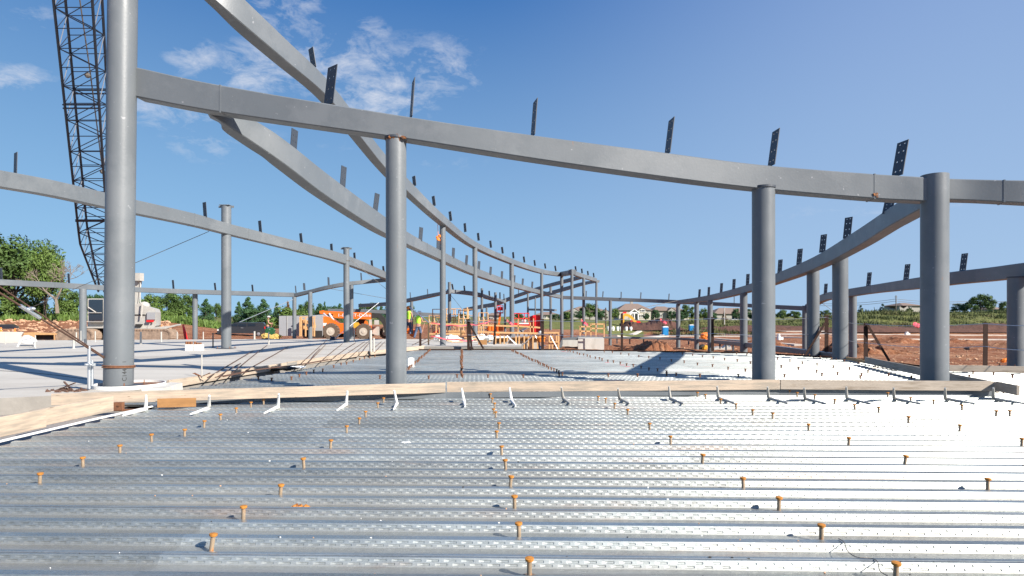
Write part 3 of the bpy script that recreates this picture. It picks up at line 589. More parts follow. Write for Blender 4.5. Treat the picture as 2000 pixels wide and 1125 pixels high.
def rust_patch(root, spots, d):
    for px, py, rr_ in spots:
        mb = MB(); c = at(px, py, d); n_ = 11; rg = random.Random(int(px*py)); pts_ = [(c.x+rr_*math.cos(a)*rg.uniform(.5, 1.2), c.y, c.z+rr_*.8*math.sin(a)*rg.uniform(.5, 1.2)) for a in [2*math.pi*k/n_ for k in range(n_)]]
        mb.add(pts_+[(a, b2+.03, c2) for a, b2, c2 in pts_], [tuple(range(n_))]+[(k, n_+k, n_+(k+1) % n_, (k+1) % n_) for k in range(n_)]); mb.build('rust_patch', 'rim_rust', root)
rust_patch(B1, [(1711, 379, .055), (1713, 384, .035)], 11.975); rust_patch(B1, [(764, 266, .05), (776, 264, .04), (788, 268, .05)], 11.22)
# steel-wire rings and crayon mark on the tall column
o, b_, tp, r = CO[0]; mb = MB()
for zz in (.38, .41):
    c = b_+(tp-b_)*((zz)/(tp.z-b_.z)); mb.tube([(c.x+(r+.014)*math.cos(a), c.y+(r+.014)*math.sin(a), c.z+.012*math.sin(a+zz*9)) for a in [2*math.pi*k/48 for k in range(49)]], .012, 6)
mb.build('rusty_wire_ring', 'rustsoft', o)
def text_mesh(txt, size):
    cu = bpy.data.curves.new('t', 'FONT'); cu.body = txt; cu.size = size; ob = bpy.data.objects.new('t', cu); C.objects.link(ob)
    dg = bpy.context.evaluated_depsgraph_get(); me_ = bpy.data.meshes.new_from_object(ob.evaluated_get(dg)); vs_ = [v_.co.copy() for v_ in me_.vertices]; fs_ = [tuple(p.vertices) for p in me_.polygons]
    bpy.data.objects.remove(ob); return vs_, fs_
def mark(o, b_, tp, r, txt, size, z0, ang):
    vs_, fs_ = text_mesh(txt, size); mb = MB(); out_ = []
    for p in vs_:
        a = ang+(-p.y)/r; zz = z0+p.x; c = b_+(tp-b_)*((zz-b_.z)/(tp.z-b_.z)); out_.append((c.x+(r+.003)*math.cos(a), c.y+(r+.003)*math.sin(a), zz))
    mb.add(out_, fs_); mb.build('crayon_mark', 'black', o)
mark(o, b_, tp, r, 'C144', .11, .27, R(-27)); mark(o, b_, tp, r, '1', .09, .62, R(-30))

# ------------------------------------------------------------------ timber forms, braces and plates on the deck
def board(name, label, p0, p1, h_, th, mt='wood', cat='timber board', group='timber form boards', drop=0):
    p0, p1 = Vector(p0), Vector(p1); v_ = p1-p0; ln = v_.length; mb = MB(); e = .004
    ns = max(2, int(ln/.5)); rr = random.Random(int(ln*1000)); prev = None
    for i in range(ns+1):
        xx = ln*i/ns; oy = rr.uniform(-1, 1)*.004; oz = rr.uniform(-1, 1)*.003
        ring = [(xx, oy, e+oz), (xx, oy+e, oz), (xx, oy+th-e, oz), (xx, oy+th, e+oz), (xx, oy+th, h_-e+oz), (xx, oy+th-e, h_+oz), (xx, oy+e, h_+oz), (xx, oy, h_-e+oz)]
        b0 = len(mb.v); mb.v += ring
        if prev is not None:
            for k in range(8): mb.f.append((prev+k, prev+(k+1) % 8, b0+(k+1) % 8, b0+k)); mb.mi.append(0)
        else: mb.f.append(tuple(b0+k for k in range(8))); mb.mi.append(0)
        prev = b0
    mb.f.append(tuple(prev+k for k in range(7, -1, -1))); mb.mi.append(0)
    o = mb.build(name, mt); o.location = p0
    o.rotation_euler = (0, -math.asin(v_.z/ln), math.atan2(v_.y, v_.x)); return tag(o, label, cat, group)
def bp_(px, ytop, ztop): d = F*(H-ztop)/(ytop-HZ); return Vector(((px-1000)/F*d, d, 0))
def fb(label, a, b_, ztop, h_, mt='wood', th=.045, z0=None):
    A, B_ = bp_(*a, ztop), bp_(*b_, ztop); A.z = B_.z = ztop-h_; return board('form_board', label, A, B_, h_, th, mt)
fb('long pale form board in front of the tall left column', (100, 769), (870, 747.5), .285, .185)
fb('middle form board with a sawn joint, in front of the deck centre', (873, 746.5), (1523, 742), .285, .19)
fb('weathered grey form board in front of the thick right columns', (1525, 742), (1942, 745), .285, .185, 'wood_grey')
fb('short grey board end turned towards the camera at the right', (1944, 745), (1986, 753), .285, .18, 'wood_grey')
board('form_board', 'thick diagonal board along the left deck edge, near half', (-6.52, 5.2, .02), (-6.30, 8.1, .02), .25, .04)
board('form_board', 'thick diagonal board along the left deck edge, far half', (-6.36, 7.95, .035), (-6.22, 9.35, .04), .235, .045)
fb('grey board closing the deck corner behind the thickest column', (1689, 697), (1946, 747), .26, .2, 'wood_grey')
fb('brown board on the soil edge behind the post at far right', (1855, 713), (2060, 717), .2, .18, 'wood_grey')
fb('thin orange board lying at the deck corner far right', (1652, 697), (1760, 716), .12, .1, 'newwood')
fb('cream board along the slab edge, near piece', (330, 743), (560, 708), .18, .17)
fb('cream board along the slab edge, middle piece', (562, 707), (700, 687.5), .18, .17)
fb('cream board along the slab edge, far piece', (702, 687), (830, 675), .18, .17)
A = at(332, 795, 9.9); A.z = .002
board('plywood_scrap', 'brown plywood scrap leaning under the long pale board', (-5.85, 9.88, .01), (-5.28, 10.0, .01), .15, .02, 'ply', 'plywood', 'scraps')
m = MB(); c = at(232, 787, 9.6); m.box((c.x, c.y, .08), (.14, .07, .13)); m.bar((c.x-.2, c.y, .02), (c.x+.25, c.y, .02), .03); m.tube([(c.x+.02, c.y-.05, .1), (c.x+.02, c.y-.02, .1)], .018, 8)
tag(m.build('steel_clip', 'rustsoft'), 'rusty steel clip box between the two left boards', 'steel clip')
m = MB(); m.bar((-6.22, 5.0, .022), (-6.10, 8.6, .022), .05, .02); m.bar((-6.10, 8.6, .022), (-5.98, 10.3, .022), .05, .02)
tag(m.build('edge_flashing', 'white'), 'thin white flashing strip along the left edge of the deck', 'flashing')
m = MB()
for a, b_ in (((330, 758), (870, 748)), ((870, 748), (1525, 742)), ((1525, 742), (1945, 745))):
    A, B_ = bp_(*a, .285), bp_(*b_, .285); m.bar((A.x, A.y+.075, .045), (B_.x, B_.y+.075, .045), .012, .1); m.bar((A.x, A.y+.14, .003), (B_.x, B_.y+.14, .003), .12, .006)
tag(m.build('bent_plate', 'paint'), 'grey bent steel plate under the front form boards', 'steel plate')

# kickers
def kicker(px, ytop, yk, side, i):
    top = at(px, ytop, 0); ln_y = {}
    dt = F*(H-.25)/(ytop+6-HZ); dkn = F*(H-.012)/(yk-HZ)
    T = Vector(((px-1000)/F*dt, dt-.05, .25)); xk = (px+side*4-1000)/F*dkn; Kn = Vector((xk, dkn, .015)); E = Vector((xk+side*.02+.05, dkn-.62, .012))
    mb = MB(); mid = T.lerp(Kn, .8)
    mb.tube([T, T.lerp(Kn, .4), mid+Vector((0, 0, -.005)), Kn, Kn.lerp(E, .2), E], [.016, .021, .028, .032, .028, .014], 8)
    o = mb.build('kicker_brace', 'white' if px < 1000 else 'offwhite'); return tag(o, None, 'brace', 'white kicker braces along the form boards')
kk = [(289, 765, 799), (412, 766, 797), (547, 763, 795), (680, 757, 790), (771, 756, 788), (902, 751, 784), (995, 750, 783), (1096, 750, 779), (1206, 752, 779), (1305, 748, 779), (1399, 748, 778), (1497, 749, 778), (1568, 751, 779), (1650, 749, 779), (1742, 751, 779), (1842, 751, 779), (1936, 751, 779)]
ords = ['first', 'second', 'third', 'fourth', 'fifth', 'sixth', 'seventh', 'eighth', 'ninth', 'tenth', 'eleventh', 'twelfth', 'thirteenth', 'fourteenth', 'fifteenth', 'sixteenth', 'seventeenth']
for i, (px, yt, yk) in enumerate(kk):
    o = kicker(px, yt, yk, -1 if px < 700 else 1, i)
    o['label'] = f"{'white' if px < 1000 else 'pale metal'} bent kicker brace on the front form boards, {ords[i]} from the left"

# ------------------------------------------------------------------ headed studs
def stud_meshes():
    h_ = .125
    a = MB(); a.tube([(0, 0, 0), (0, 0, h_-.012)], .0150, 12); sh = a
    b_ = MB(); b_.tube([(0, 0, h_-.02), (0, 0, h_-.014), (0, 0, h_), (0, 0, h_+.002)], [.0155, .0255, .027, .023], 14); hd = b_
    c = MB(); c.tube([(0, 0, .0), (0, 0, .007), (0, 0, .012)], [.030, .024, .014], 9)
    return sh, hd, c
sh, hd, wc = stud_meshes()
s0 = sh.build('headed_stud', 'shank', smooth=True); bu = MB(); bu.tube([(.006, .004, -.0005), (.006, .004, .0025)], .046, 11); bu.build('burn_mark', 'burn', s0, world=False)
h0 = hd.build('stud_head', 'rust', s0, world=False, smooth=True); w0 = wc.build('weld_collar', 'ferrule', s0, world=False, smooth=True)
far0 = MB(); far0.tube([(0, 0, 0), (0, 0, .108), (0, 0, .112), (0, 0, .127)], [.019, .019, .036, .036], 7)
f0 = far0.build('headed_stud', 'rustsoft'); 
tag(s0, 'x', 'shear stud', 'x'); tag(f0, 'x', 'shear stud', 'x')
used = {'s': False, 'f': False}
def stud(px, py, label, group, near=True, snap=True):
    d = F*(H+DD)/(py-HZ); X = (px-1000)/F*d
    t_ = d*cy-X*sy_
    if snap:
        kx = round((t_-(T0+.16))/PITCH); t2 = T0+kx*PITCH+.155+random.uniform(-.03, .03); d2 = d+(t2-t_); X = (px-1000)/F*d2; d = d2
    z_ = -DD
    src = s0 if near else f0; key = 's' if near else 'f'
    tilt = (random.gauss(0, .035), random.gauss(0, .05))
    if not used[key]: o = src; used[key] = True
    else: o = dup(src)
    o.location = (X, d, z_); o.rotation_euler = (tilt[0], tilt[1], random.uniform(0, 6)); o['label'] = label; o['group'] = group; return o
rows = {
 'row beside the left diagonal board': [(77, 957), (162, 922), (234, 895), (296, 872), (360, 853), (398, 838), (431, 824), (462, 812), (490, 801), (515, 792), (530, 788), (540, 784)],
 'row ending at the middle column': [(412, 1080), (475, 1020), (547, 970), (594, 918), (645, 880), (677, 852), (701, 836), (714, 822), (738, 800), (749, 790), (762, 781), (764, 776)],
 'row up the centre of the deck': [(1034, 1121), (1014, 1046), (1005, 992), (996, 950), (988, 918), (980, 893), (970, 861), (974, 841), (968, 823), (964, 812), (966, 799), (961, 789), (958, 780), (952, 777)],
 'row just right of the deck centre': [(1749, 1132), (1604, 1052), (1521, 994), (1452, 950), (1371, 906), (1310, 869), (1269, 846), (1226, 817), (1200, 802), (1183, 794), (1168, 785), (1157, 779), (1149, 773)],
 'row below the thick right of centre column': [(1929, 957), (1766, 909), (1657, 873), (1579, 847), (1509, 825), (1470, 814), (1438, 803), (1407, 791), (1378, 785), (1362, 779), (1348, 775), (1336, 772)],
 'row below the two thick right columns': [(1995, 872), (1874, 849), (1774, 827), (1716, 813), (1670, 804), (1629, 794), (1591, 784), (1557, 779), (1541, 775)],
 'rightmost row on the deck': [(1945, 815), (1879, 806), (1824, 796), (1779, 788), (1734, 780), (1700, 774)],
}
for desc, lst in rows.items():
    for i, (px, py) in enumerate(lst):
        stud(px, py, f"rusty headed stud, {ORD[i]} in the {desc}", 'studs on the near deck', True)
for i, (px, py) in enumerate([(1915, 778), (1893, 777), (1873, 773), (1960, 772), (1972, 815)]):
    stud(px, py, f"small stud beside the right board end, {ords[i]} of a loose bunch", 'studs on the near deck', True)
def seg(a, b_, n_, jit=1.2):
    out_ = []
    da, db = 1/(a[1]-HZ), 1/(b_[1]-HZ)
    for i in range(n_):
        q = i/(n_-1); dd = da+(db-da)*q; xx = ((a[0]-1000)*da+((b_[0]-1000)*db-(a[0]-1000)*da)*q)/dd+1000; out_.append((xx+random.uniform(-jit, jit), HZ+1/dd))
    return out_
farrows = [('far row fanning left of the middle column', [(530, 749), (569.5, 745), (585, 740), (598.6, 736), (613, 732), (630, 728), (652, 721), (666, 717), (677, 714.5), (690, 711), (702, 706), (712, 704), (722, 702), (732, 699), (746, 693)]),
 ('far row just right of the middle column', seg((795, 728), (841, 686), 30)),
 ('far row in the middle behind the form boards', seg((903, 742), (901, 687), 36, 2.5)),
 ('far row running from the tall column foot to the boards', seg((1000, 688), (1098, 736), 30)),
 ('far row with red paint marks', seg((1177, 707), (1320, 737), 11)),
 ('far row left of the red paint marks', seg((1098, 686), (1170, 705), 12)),
 ('far row over the sunlit deck', seg((1180, 690), (1533, 740), 15)),
 ('far row in front of the slanted brown brace', seg((1300, 690), (1680, 742), 15)),
 ('far row at the right back of the deck', seg((1440, 694), (1780, 744), 13)),
 ('short far row by the grey corner board', seg((1560, 695), (1870, 743), 11)),
 ('far row right of the thickest column', [(1900, 735), (1940, 737), (1977, 742), (1893, 741), (1962, 731)]),
 ('cross row directly behind the form boards', [(505, 744), (742, 744), (838, 743), (893, 742), (953, 741), (1022, 741), (1092, 740), (1188, 740), (1245, 739), (1302, 738), (1367, 740), (1442, 739), (1605, 738), (1683, 739)])]
for desc, lst in farrows:
    for px, py in lst:
        stud(px, py, f"small dark stud in the {desc}", 'studs in the '+desc, False)
# litter on the deck
def litter(name, label, px, py, r, mt, n_=5, z=-.03, grp='litter on the deck', flat=.5):
    c = on(px, py, z+.01); mb = MB(); rr = random.Random(px)
    for i in range(n_): mb.ball((c.x+rr.uniform(-r, r), c.y+rr.uniform(-.03, .03), z+r*.2), (r*rr.uniform(.3, .6), r*.4, r*flat*rr.uniform(.5, 1)), 7, 5, .25)
    return tag(mb.build(name, mt), label, 'litter', grp)
litter('crumpled_paper', 'crumpled white paper on the deck left of centre', 793, 867, .055, 'plastic', 6)
litter('clay_clods', 'orange clay clods in a rib of the near left deck', 589, 990, .06, 'rust', 7, flat=.35)
litter('dark_rags', 'black and white scraps behind the boards near the slab edge', 550, 724, .38, 'black', 12, 0, flat=.18)
litter('white_cups', 'white scraps among the black scraps near the slab edge', 556, 722, .4, 'plastic', 5, .01, flat=.12)
litter('pale_pebble', 'pale pebble on the lower left deck', 546, 1046, .012, 'plastic', 1)
litter('tan_pebble', 'tan pebble at the bottom left corner', 48, 1122, .014, 'soilrock', 2)
m = MB(); c = on(803, 716, 0); m.box((c.x, c.y, .11), (.17, .1, .3)); m.box((c.x, c.y, .268), (.1, .06, .016)); tag(m.build('white_carton', 'white'), 'small white carton on the deck behind the middle column', 'carton')
m = MB(); pts = [on(px, py, .0) for px, py in ((1638, 1054), (1649, 1062), (1655, 1078), (1672, 1090), (1702, 1093), (1714, 1100), (1719, 1118), (1735, 1128))]
m.tube(catmull([p+Vector((0, 0, .008)) for p in pts], 4), .0028, 5); tag(m.build('tie_wire', 'cable'), 'thin bent tie wire on the lower right deck', 'wire')
m = MB()
for px, py in ((1186, 708), (1215, 713), (1225, 716), (1100, 686.5), (1108, 687.5)):
    c = on(px, py, 0); m.box((c.x, c.y, .003), (.16, .05, .003), .3)
tag(m.build('red_paint_marks', 'pink'), 'red paint marks on the far deck', 'paint marks')

m = MB(); rr = random.Random(21)
for i in range(260):
    t0 = 2.6+9.0*rr.random()**1.3; X = rr.uniform(-.9, .9)*t0; 
    if X < xl(t0)+.1: continue
    k_ = round((t0-T0)/PITCH); tt = T0+k_*PITCH+(rr.uniform(.10, .26) if rr.random() < .6 else rr.uniform(.005, .06)); zz = -DD if (tt-T0) % PITCH > .08 else 0
    x_, y_, z_ = dk(X, tt, zz); q = rr.uniform(.002, .0065); m.cur = rr.randrange(3); m.ball((x_, y_, z_+q*.6), (q*rr.uniform(1, 2), q, q*.8), 5, 4, .3)
tag(m.build('deck_grit', ['plastic', 'soilrock', 'black']), kind='stuff')
# round white column form with soil round the tall column
m = MB(); c = Vector((-7.48, 11.72, 0)); n_ = 56; R0 = .62
for k in range(n_):
    a0, a1 = 2*math.pi*k/n_, 2*math.pi*(k+1)/n_
    m.hexa([c+Vector((r_*math.cos(a), r_*math.sin(a), zz)) for zz in (.02, .215) for r_, a in ((R0, a0), (R0, a1), (R0-.02, a1), (R0-.02, a0))])
o = m.build('round_form', 'white'); tag(o, 'round white cardboard form round the foot of the tall left column', 'column form')
m = MB(); m.tube([(c.x, c.y, ZS+.004), (c.x, c.y, ZS+.02)], R0-.03, 40); m.build('soil_fill', 'rustsoft', o)
# slab corner block
m = MB(); m.hexa([(-6.86, 11.25, -.05), (-6.58, 11.3, -.05), (-6.75, 12.3, -.05), (-7.05, 12.3, -.05), (-6.85, 11.27, .17), (-6.6, 11.33, .16), (-6.77, 12.3, .16), (-7.03, 12.3, .17)])
tag(m.build('concrete_block', 'concrete2'), 'rough concrete stub between the round form and the slab edge board', 'concrete block')
m = MB()
for i in range(26):
    a = Vector((-8.2+random.uniform(-.25, .45), 10.95+random.uniform(-.15, .2), ZS)); m.ball(a, (.03+random.random()*.04, .03, .02+random.random()*.03), 6, 4, .3)
m.bar((-8.35, 11.0, ZS+.02), (-7.95, 10.9, ZS+.16), .03, .015); m.bar((-8.3, 11.1, ZS+.16), (-8.05, 10.95, ZS+.03), .03, .015)
tag(m.build('rust_scraps', 'rebar'), 'rusty scraps round the galvanised posts at the tall column', 'scraps')

# ------------------------------------------------------------------ guard posts, cables, pipes
def angle_post(label, p0, p1, w_=.11, group='brown guard posts', braces=()):
    w_ *= 1.25; P0 = Vector(p0); P1 = Vector(p1); mb = MB(); mb.bar(P0, P1, w_, .012, Vector((0, 1, 0))); mb.bar(P0+Vector((w_/2, w_/2, 0)), P1+Vector((w_/2, w_/2, 0)), .012, w_, Vector((0, 1, 0)))
    o = mb.build('guard_post', 'angle'); o['_o'] = (0, 0, 0); tag(o, label, 'guard post', group)
    for a, b_ in braces: q = MB(); q.bar(a, b_, .08, .012, Vector((0, 1, 0))); q.bar(Vector(a)+Vector((.04, .04, 0)), Vector(b_)+Vector((.04, .04, 0)), .012, .08, Vector((0, 1, 0))); q.build('brace', 'angle', o)
    return o
def pv(px, y0, y1, d, x1=None): return at(px, y0, d), at(px if x1 is None else x1, y1, d)
a, b_ = pv(1924, 728, 630, 16.3, 1925); angle_post('brown guard post on the board at far right', a, b_, .1)
a, b_ = pv(1691, 709, 631, 19.8); angle_post('brown guard post with a brace falling right', a, b_, .11, braces=[(at(1737, 705, 19.7), at(1694, 634, 19.7))])
a, b_ = pv(1614, 693, 616, 23.6, 1614.5); angle_post('brown guard post with a brace falling left', a, b_, .12, braces=[(at(1573, 694, 23.4), at(1612, 630, 23.5))])
a, b_ = pv(1391.5, 686, 619, 24.8); angle_post('brown guard post beside the slim far column', a, b_, .09)
a, b_ = pv(1214.5, 684, 612, 26); angle_post('thin brown guard post left of the blue toilets', a, b_, .075)
a, b_ = pv(1059.5, 684, 623, 27); angle_post('brown guard post in front of the orange clothed worker', a, b_, .1)
a, b_ = pv(915, 685, 623, 26.9, 913.5); angle_post('leaning brown guard post at the middle of the deck edge, with slanted brace', a, b_, .09, braces=[(at(921, 683, 26.9), at(916, 624, 26.9)), (at(944, 681, 27), at(917, 634, 27))])
a, b_ = pv(965, 673, 625, 27.3, 967); angle_post('slim brown guard post left of the timber formwork', a, b_, .07)
a, b_ = pv(820.5, 676, 650, 27.2); angle_post('short brown stake near the two workers', a, b_, .07)
def cable(label, pts, r=.008, mt='cable', cat='cable', group=None, sag=0, name='steel_cable'):
    P = []
    for a_, b2 in zip(pts, pts[1:]):
        for i in range(8): q = i/8; p = Vector(a_).lerp(Vector(b2), q); p.z -= sag*4*q*(1-q); P.append(p)
    P.append(Vector(pts[-1])); mb = MB(); mb.tube(P, r, 5); return tag(mb.build(name, mt), label, cat, group)
gp = [(913.5, 627, 26.9), (1059.5, 626, 27), (1214.5, 624, 26), (1391.5, 622, 24.8), (1614.5, 620, 23.6), (1691, 633, 19.8), (1925, 632, 16.3), (2080, 631, 15)]
cable('upper guard cable strung along the far deck edge', [at(a-0, b_, c-.06) for a, b_, c in gp], .009, 'galv', sag=.06)
cable('lower guard cable strung along the far deck edge', [at(a-0, b_+.62*F/c, c-.06) for a, b_, c in gp], .009, 'galv', sag=.08)
def rod(label, a, b_, r, mt='rebar', cat='rod', name='brace_rod', group=None): mb = MB(); mb.tube([a, Vector(a).lerp(Vector(b_), .5), b_], r, 6); return tag(mb.build(name, mt), label, cat, group)
# turnbuckle rods from the tall column foot
A = at(203, 699, 11.5); B_ = at(-20, 560, 9.0); m = MB(); m.tube([A, B_], .016, 8); m.tube([A+Vector((0, 0, .02)), B_+Vector((0, 0, .1))], .012, 8)
o = m.build('brace_rod', 'rebar'); o['_o'] = (0, 0, 0); tag(o, 'rusty twin brace rod with turnbuckle at the left picture edge', 'brace rod')
q = MB(); P = A.lerp(B_, .70); q.tube([P-(B_-A).normalized()*.22, P+(B_-A).normalized()*.22], .03, 10); q.ball(P+Vector((0, 0, .05)), (.09, .05, .035)); q.build('turnbuckle', 'galv', o)
rod('thin guy cable falling left from the beam behind the tall column', at(408, 452, 24.5), at(55, 603, 26), .012, 'cable', 'cable', 'guy_cable')
rod('pale pipe brace slanting over the black truck', at(468, 629, 35.5), at(572, 585, 36.8), .02, 'galv', 'brace')
rod('pale pipe brace slanting down to the telehandler front', at(654, 661, 35.2), at(740, 591, 37), .02, 'galv', 'brace')
rod('thin guy wire crossing from the left beam to the middle column', at(640, 563, 36), at(760, 584, 36.5), .012, 'cable', 'cable', 'guy_cable')
rod('thin guy wire falling from the left beam behind the middle column', at(686, 508, 31.5), at(756, 566, 32), .01, 'cable', 'cable', 'guy_cable')
rod('thin guy wire falling right from the short headed far column', at(880, 576, 42.9), at(903, 604, 44), .012, 'cable', 'cable', 'guy_cable')
rod('white brace pipe slanting behind the lime vest workers', at(800, 600, 34), at(838, 630, 32), .03, 'galv', 'brace')
rod('thin wire slanting up to the dark beam over the houses', at(1262, 599.5, 48), at(1330, 586, 50), .02, 'cable', 'cable', 'guy_cable')
rod('thin guy wire under the far right beam', at(1602, 589, 37), at(1630, 610, 37), .012, 'cable', 'cable', 'guy_cable')
cable('thin black cord lying across the left slab', [on(-20, 723, ZS), on(60, 728, ZS), on(110, 733, ZS), on(172, 741, ZS)], .01, 'black', name='extension_lead')
# galvanised posts with clamp beside the tall column
def pipe(label, px, y0, y1, d, r, mt='offwhite', group='pale pipe stubs on the slab', ex=None, name='pipe_post'):
    a, b_ = pv(px, y0, y1, d); mb = MB(); mb.tube([a, b_], r, 10); mb.tube([(a.x, a.y, a.z), (a.x, a.y, a.z+.02)], r*1.7, 10); return tag(mb.build(name, mt), label, 'pipe', group)
P0, P1 = pv(174, 759, 676, 11.1); m = MB(); m.tube([P0, P1], .028, 12); o = m.build('pipe_post', 'galv'); o['_o'] = (0, 0, 0); tag(o, 'galvanised post clamped to a shorter one left of the tall column', 'pipe')
q = MB(); a, b_ = pv(180, 752, 704, 11.15); q.tube([a, b_], .022, 12); q.build('short_pipe', 'galv', o)
q = MB(); a = at(176, 712, 11.05); q.box(a, (.14, .09, .05)); q.tube([a+Vector((-.04, -.08, 0)), a+Vector((-.04, .08, 0))], .012, 6); q.tube([a+Vector((.04, -.08, 0)), a+Vector((.04, .08, 0))], .012, 6); q.build('clamp', 'galv', o)
for i, (px, y0, y1, w_, lab) in enumerate([(144, 681, 664, 4, 'fat white pipe stub left of the far left column'), (167, 678, 662, 5, 'fat white pipe stub in front of the far left column'), (158, 670, 646, 1.5, 'thin white rod by the far left column'), (149, 669, 649, 2, 'pale stake in front of the crane track, leftmost'),
     (186, 668, 647, 2, 'pale stake in front of the crane cab'), (275, 672, 648, 3.5, 'pale stake right of the tall column'), (315, 668, 648, 2.5, 'pale stake before the orange cone'), (346, 662, 648, 2, 'pale stake left of the red delineator'), (397, 663, 648, 2, 'pale stake right of the short column'),
     (416, 679, 650, 2.5, 'dark stake left of the capped column'), (497, 663, 647, 3.5, 'white pipe stub before the black truck'), (525, 672, 648, 2.5, 'white pipe stub near the yellow tarp'), (394, 736, 693, 2.6, 'thin white post at the slab edge with steel claws'), (724, 687, 645, 5, 'tall pale post at the slab edge left of the middle column'), (730, 687, 660, 4, 'short pale post beside its tall twin'),
     (692, 668, 640, 2, 'thin white pole in front of the telehandler wheel'), (10, 672, 650, 1.5, 'thin stake at the white wall, leftmost'), (69, 680, 655, 2, 'thin stake right of the white sheet')]):
    d = F*(H-ZS)/(y0-HZ); pipe(lab, px, y0, y1, d, w_*d/F/2, 'offwhite' if 'dark' not in lab else 'cable')
m = MB(); c = on(394, 737, ZS)
for i in range(7): a = random.uniform(0, 6.28); m.bar(c+Vector((0, 0, .02)), c+Vector((math.cos(a)*.2, math.sin(a)*.1, random.uniform(.02, .12))), .025, .008)
tag(m.build('steel_claws', 'rustsoft'), 'small rusty steel claws at the foot of the thin white post', 'steel scraps')
# reinforcing rods reaching out over the slab edge
rb = [((405, 738), (494, 686)), ((425, 736), (470, 711)), ((452, 730), (522, 675)), ((480, 724), (563, 678)), ((590, 708), (640, 664)), ((604, 706), (625, 682)), ((606, 704), (636, 674)), ((632, 701), (669, 672)), ((652, 698), (695, 670)), ((671, 695), (712, 668)), ((690, 692), (722, 666)), ((706, 689), (724, 668)), ((722, 687), (745, 668)), ((735, 685), (752, 668)), ((805, 674), (834, 662)), ((822, 673), (842, 664))]
for i, (p, q) in enumerate(rb):
    a, b_ = on(*p, ZS+.02), on(*q, ZS+.02); b_.z += .02; mid = a.lerp(b_, .5)+Vector((0, 0, .012*(i % 3)))
    m = MB(); m.tube(catmull([a, mid, b_], 5), .013, 6); tag(m.build('reinforcing_rod', 'rebar'), 'rusty reinforcing rod reaching from the slab edge over the slab', 'rebar', 'reinforcing rods along the slab edge')
m = MB(); pts = [on(px, py, .2) for px, py in ((420, 737), (452, 731), (500, 722), (560, 715), (590, 711), (640, 702))]; m.tube(catmull(pts, 4), .012, 6); m.tube(catmull([p+Vector((.1, .15, .0)) for p in pts], 4), .012, 6)
tag(m.build('rusty_rods', 'rebar'), 'two long rusty rods lying along the slab edge board', 'rebar')

# ------------------------------------------------------------------ crane at left
CR = thing('crawler_crane', 'white crawler crane with black lattice boom, behind the tall left column', 'crane', at(225, 668, 47))
CR['_o'] = tuple(CR.location)
def part(name, mt, parent, fn, smooth=False): mb = MB(); fn(mb); return mb.build(name, mt, parent, smooth=smooth)
A = at(199, 566, 46.5); B1 = at(150, -40, 31); ax = (B1-A); axn = ax.normalized(); wx = Vector((1, 0, 0)); dy = axn.cross(wx).normalized()
def boom(mb):
    nb = 21; st = []
    for i in range(nb+1):
        q = i/nb; s_ = min(1, .22+q*3.2); c = A+ax*q; hw = 1.0*s_; hd_ = .95*s_
        st.append([c+wx*hw*sx-wx*.22*sy*s_+dy*hd_*sy for sx, sy in ((-1, -1), (1, -1), (1, 1), (-1, 1))])
    for k in range(4): mb.tube([s_[k] for s_ in st], .07, 6)
    for i in range(nb):
        for k in range(4):
            k2 = (k+1) % 4; a, b_ = (st[i][k], st[i+1][k2]) if (i+k) % 2 == 0 else (st[i][k2], st[i+1][k])
            mb.tube([a, b_], .03, 4); mb.tube([st[i+1][k], st[i+1][k2]], .026, 4)
part('lattice_boom', 'boom', CR, boom)
for q in (.70, .71, .33, .335):
    for s_ in (-1, 1): c = A+ax*q; part('boom_joint', 'boom', CR, lambda mb: mb.tube([c-wx*1.1+dy*.95*s_-wx*.2*s_, c+wx*1.1+dy*.95*s_-wx*.2*s_], .05, 5))
def pend(mb):
    mb.tube([at(150, -40, 31.5), at(176, 140, 34), at(202, 345, 40), at(240, 560, 46)], .035, 5); mb.tube([at(178, -40, 31.5), at(200, 300, 40), at(262, 545, 46)], .03, 5)
    for p, d in (((171, 147), 34), ((200, 335), 40)): mb.ball(at(*p, d), .16, 8, 5)
part('pendant_cable', 'cable', CR, pend)
part('mast', 'offwhite', CR, lambda mb: (mb.bar(at(262, 600, 47), at(273, 534, 47), .35), mb.bar(at(268, 600, 47.8), at(272, 545, 47.8), .16), mb.tube([at(274, 545, 46.8), at(274, 600, 46.8)], .04, 5), mb.box(at(271, 541, 46.7), (.5, .5, .6))))
part('upper_body', 'offwhite', CR, lambda mb: (mb.prof([(205, 645), (205, 602), (262, 602), (266, 594), (274, 592), (284, 598), (302, 603), (305, 610), (305, 636), (298, 642)], 45.6, 3.0), mb.prof([(262, 640), (262, 646), (300, 646), (300, 640)], 45.4, 3.2)))
part('engine_grille', 'container', CR, lambda mb: mb.prof([(287, 610), (303, 610), (303, 624), (287, 624)], 45.4, .15))
part('red_stripe', 'red', CR, lambda mb: mb.prof([(286, 625), (300, 625), (300, 629), (286, 629)], 45.35, .1))
part('winch_drum', 'offwhite', CR, lambda mb: mb.ball(at(282, 597, 46.5), (.35, .5, .32)))
part('body_slot', 'black', CR, lambda mb: (mb.prof([(262, 614), (283, 614), (283, 616), (262, 616)], 45.55, .1), mb.prof([(264, 633), (279, 633), (275, 639), (264, 639)], 45.3, .2)))
part('handrail', 'offwhite', CR, lambda mb: (mb.tube([at(276, 620, 45.3), at(279, 590, 45.3)], .05, 5), mb.tube([at(288, 640, 45.3), at(293, 632, 45.3)], .04, 5)))
cabp = part('cab', 'offwhite', CR, lambda mb: (mb.prof([(171, 629), (171, 583), (205, 583), (205, 629)], 45.4, 1.8), mb.prof([(171, 639), (171, 627), (206, 627), (206, 639)], 45.8, 2)))
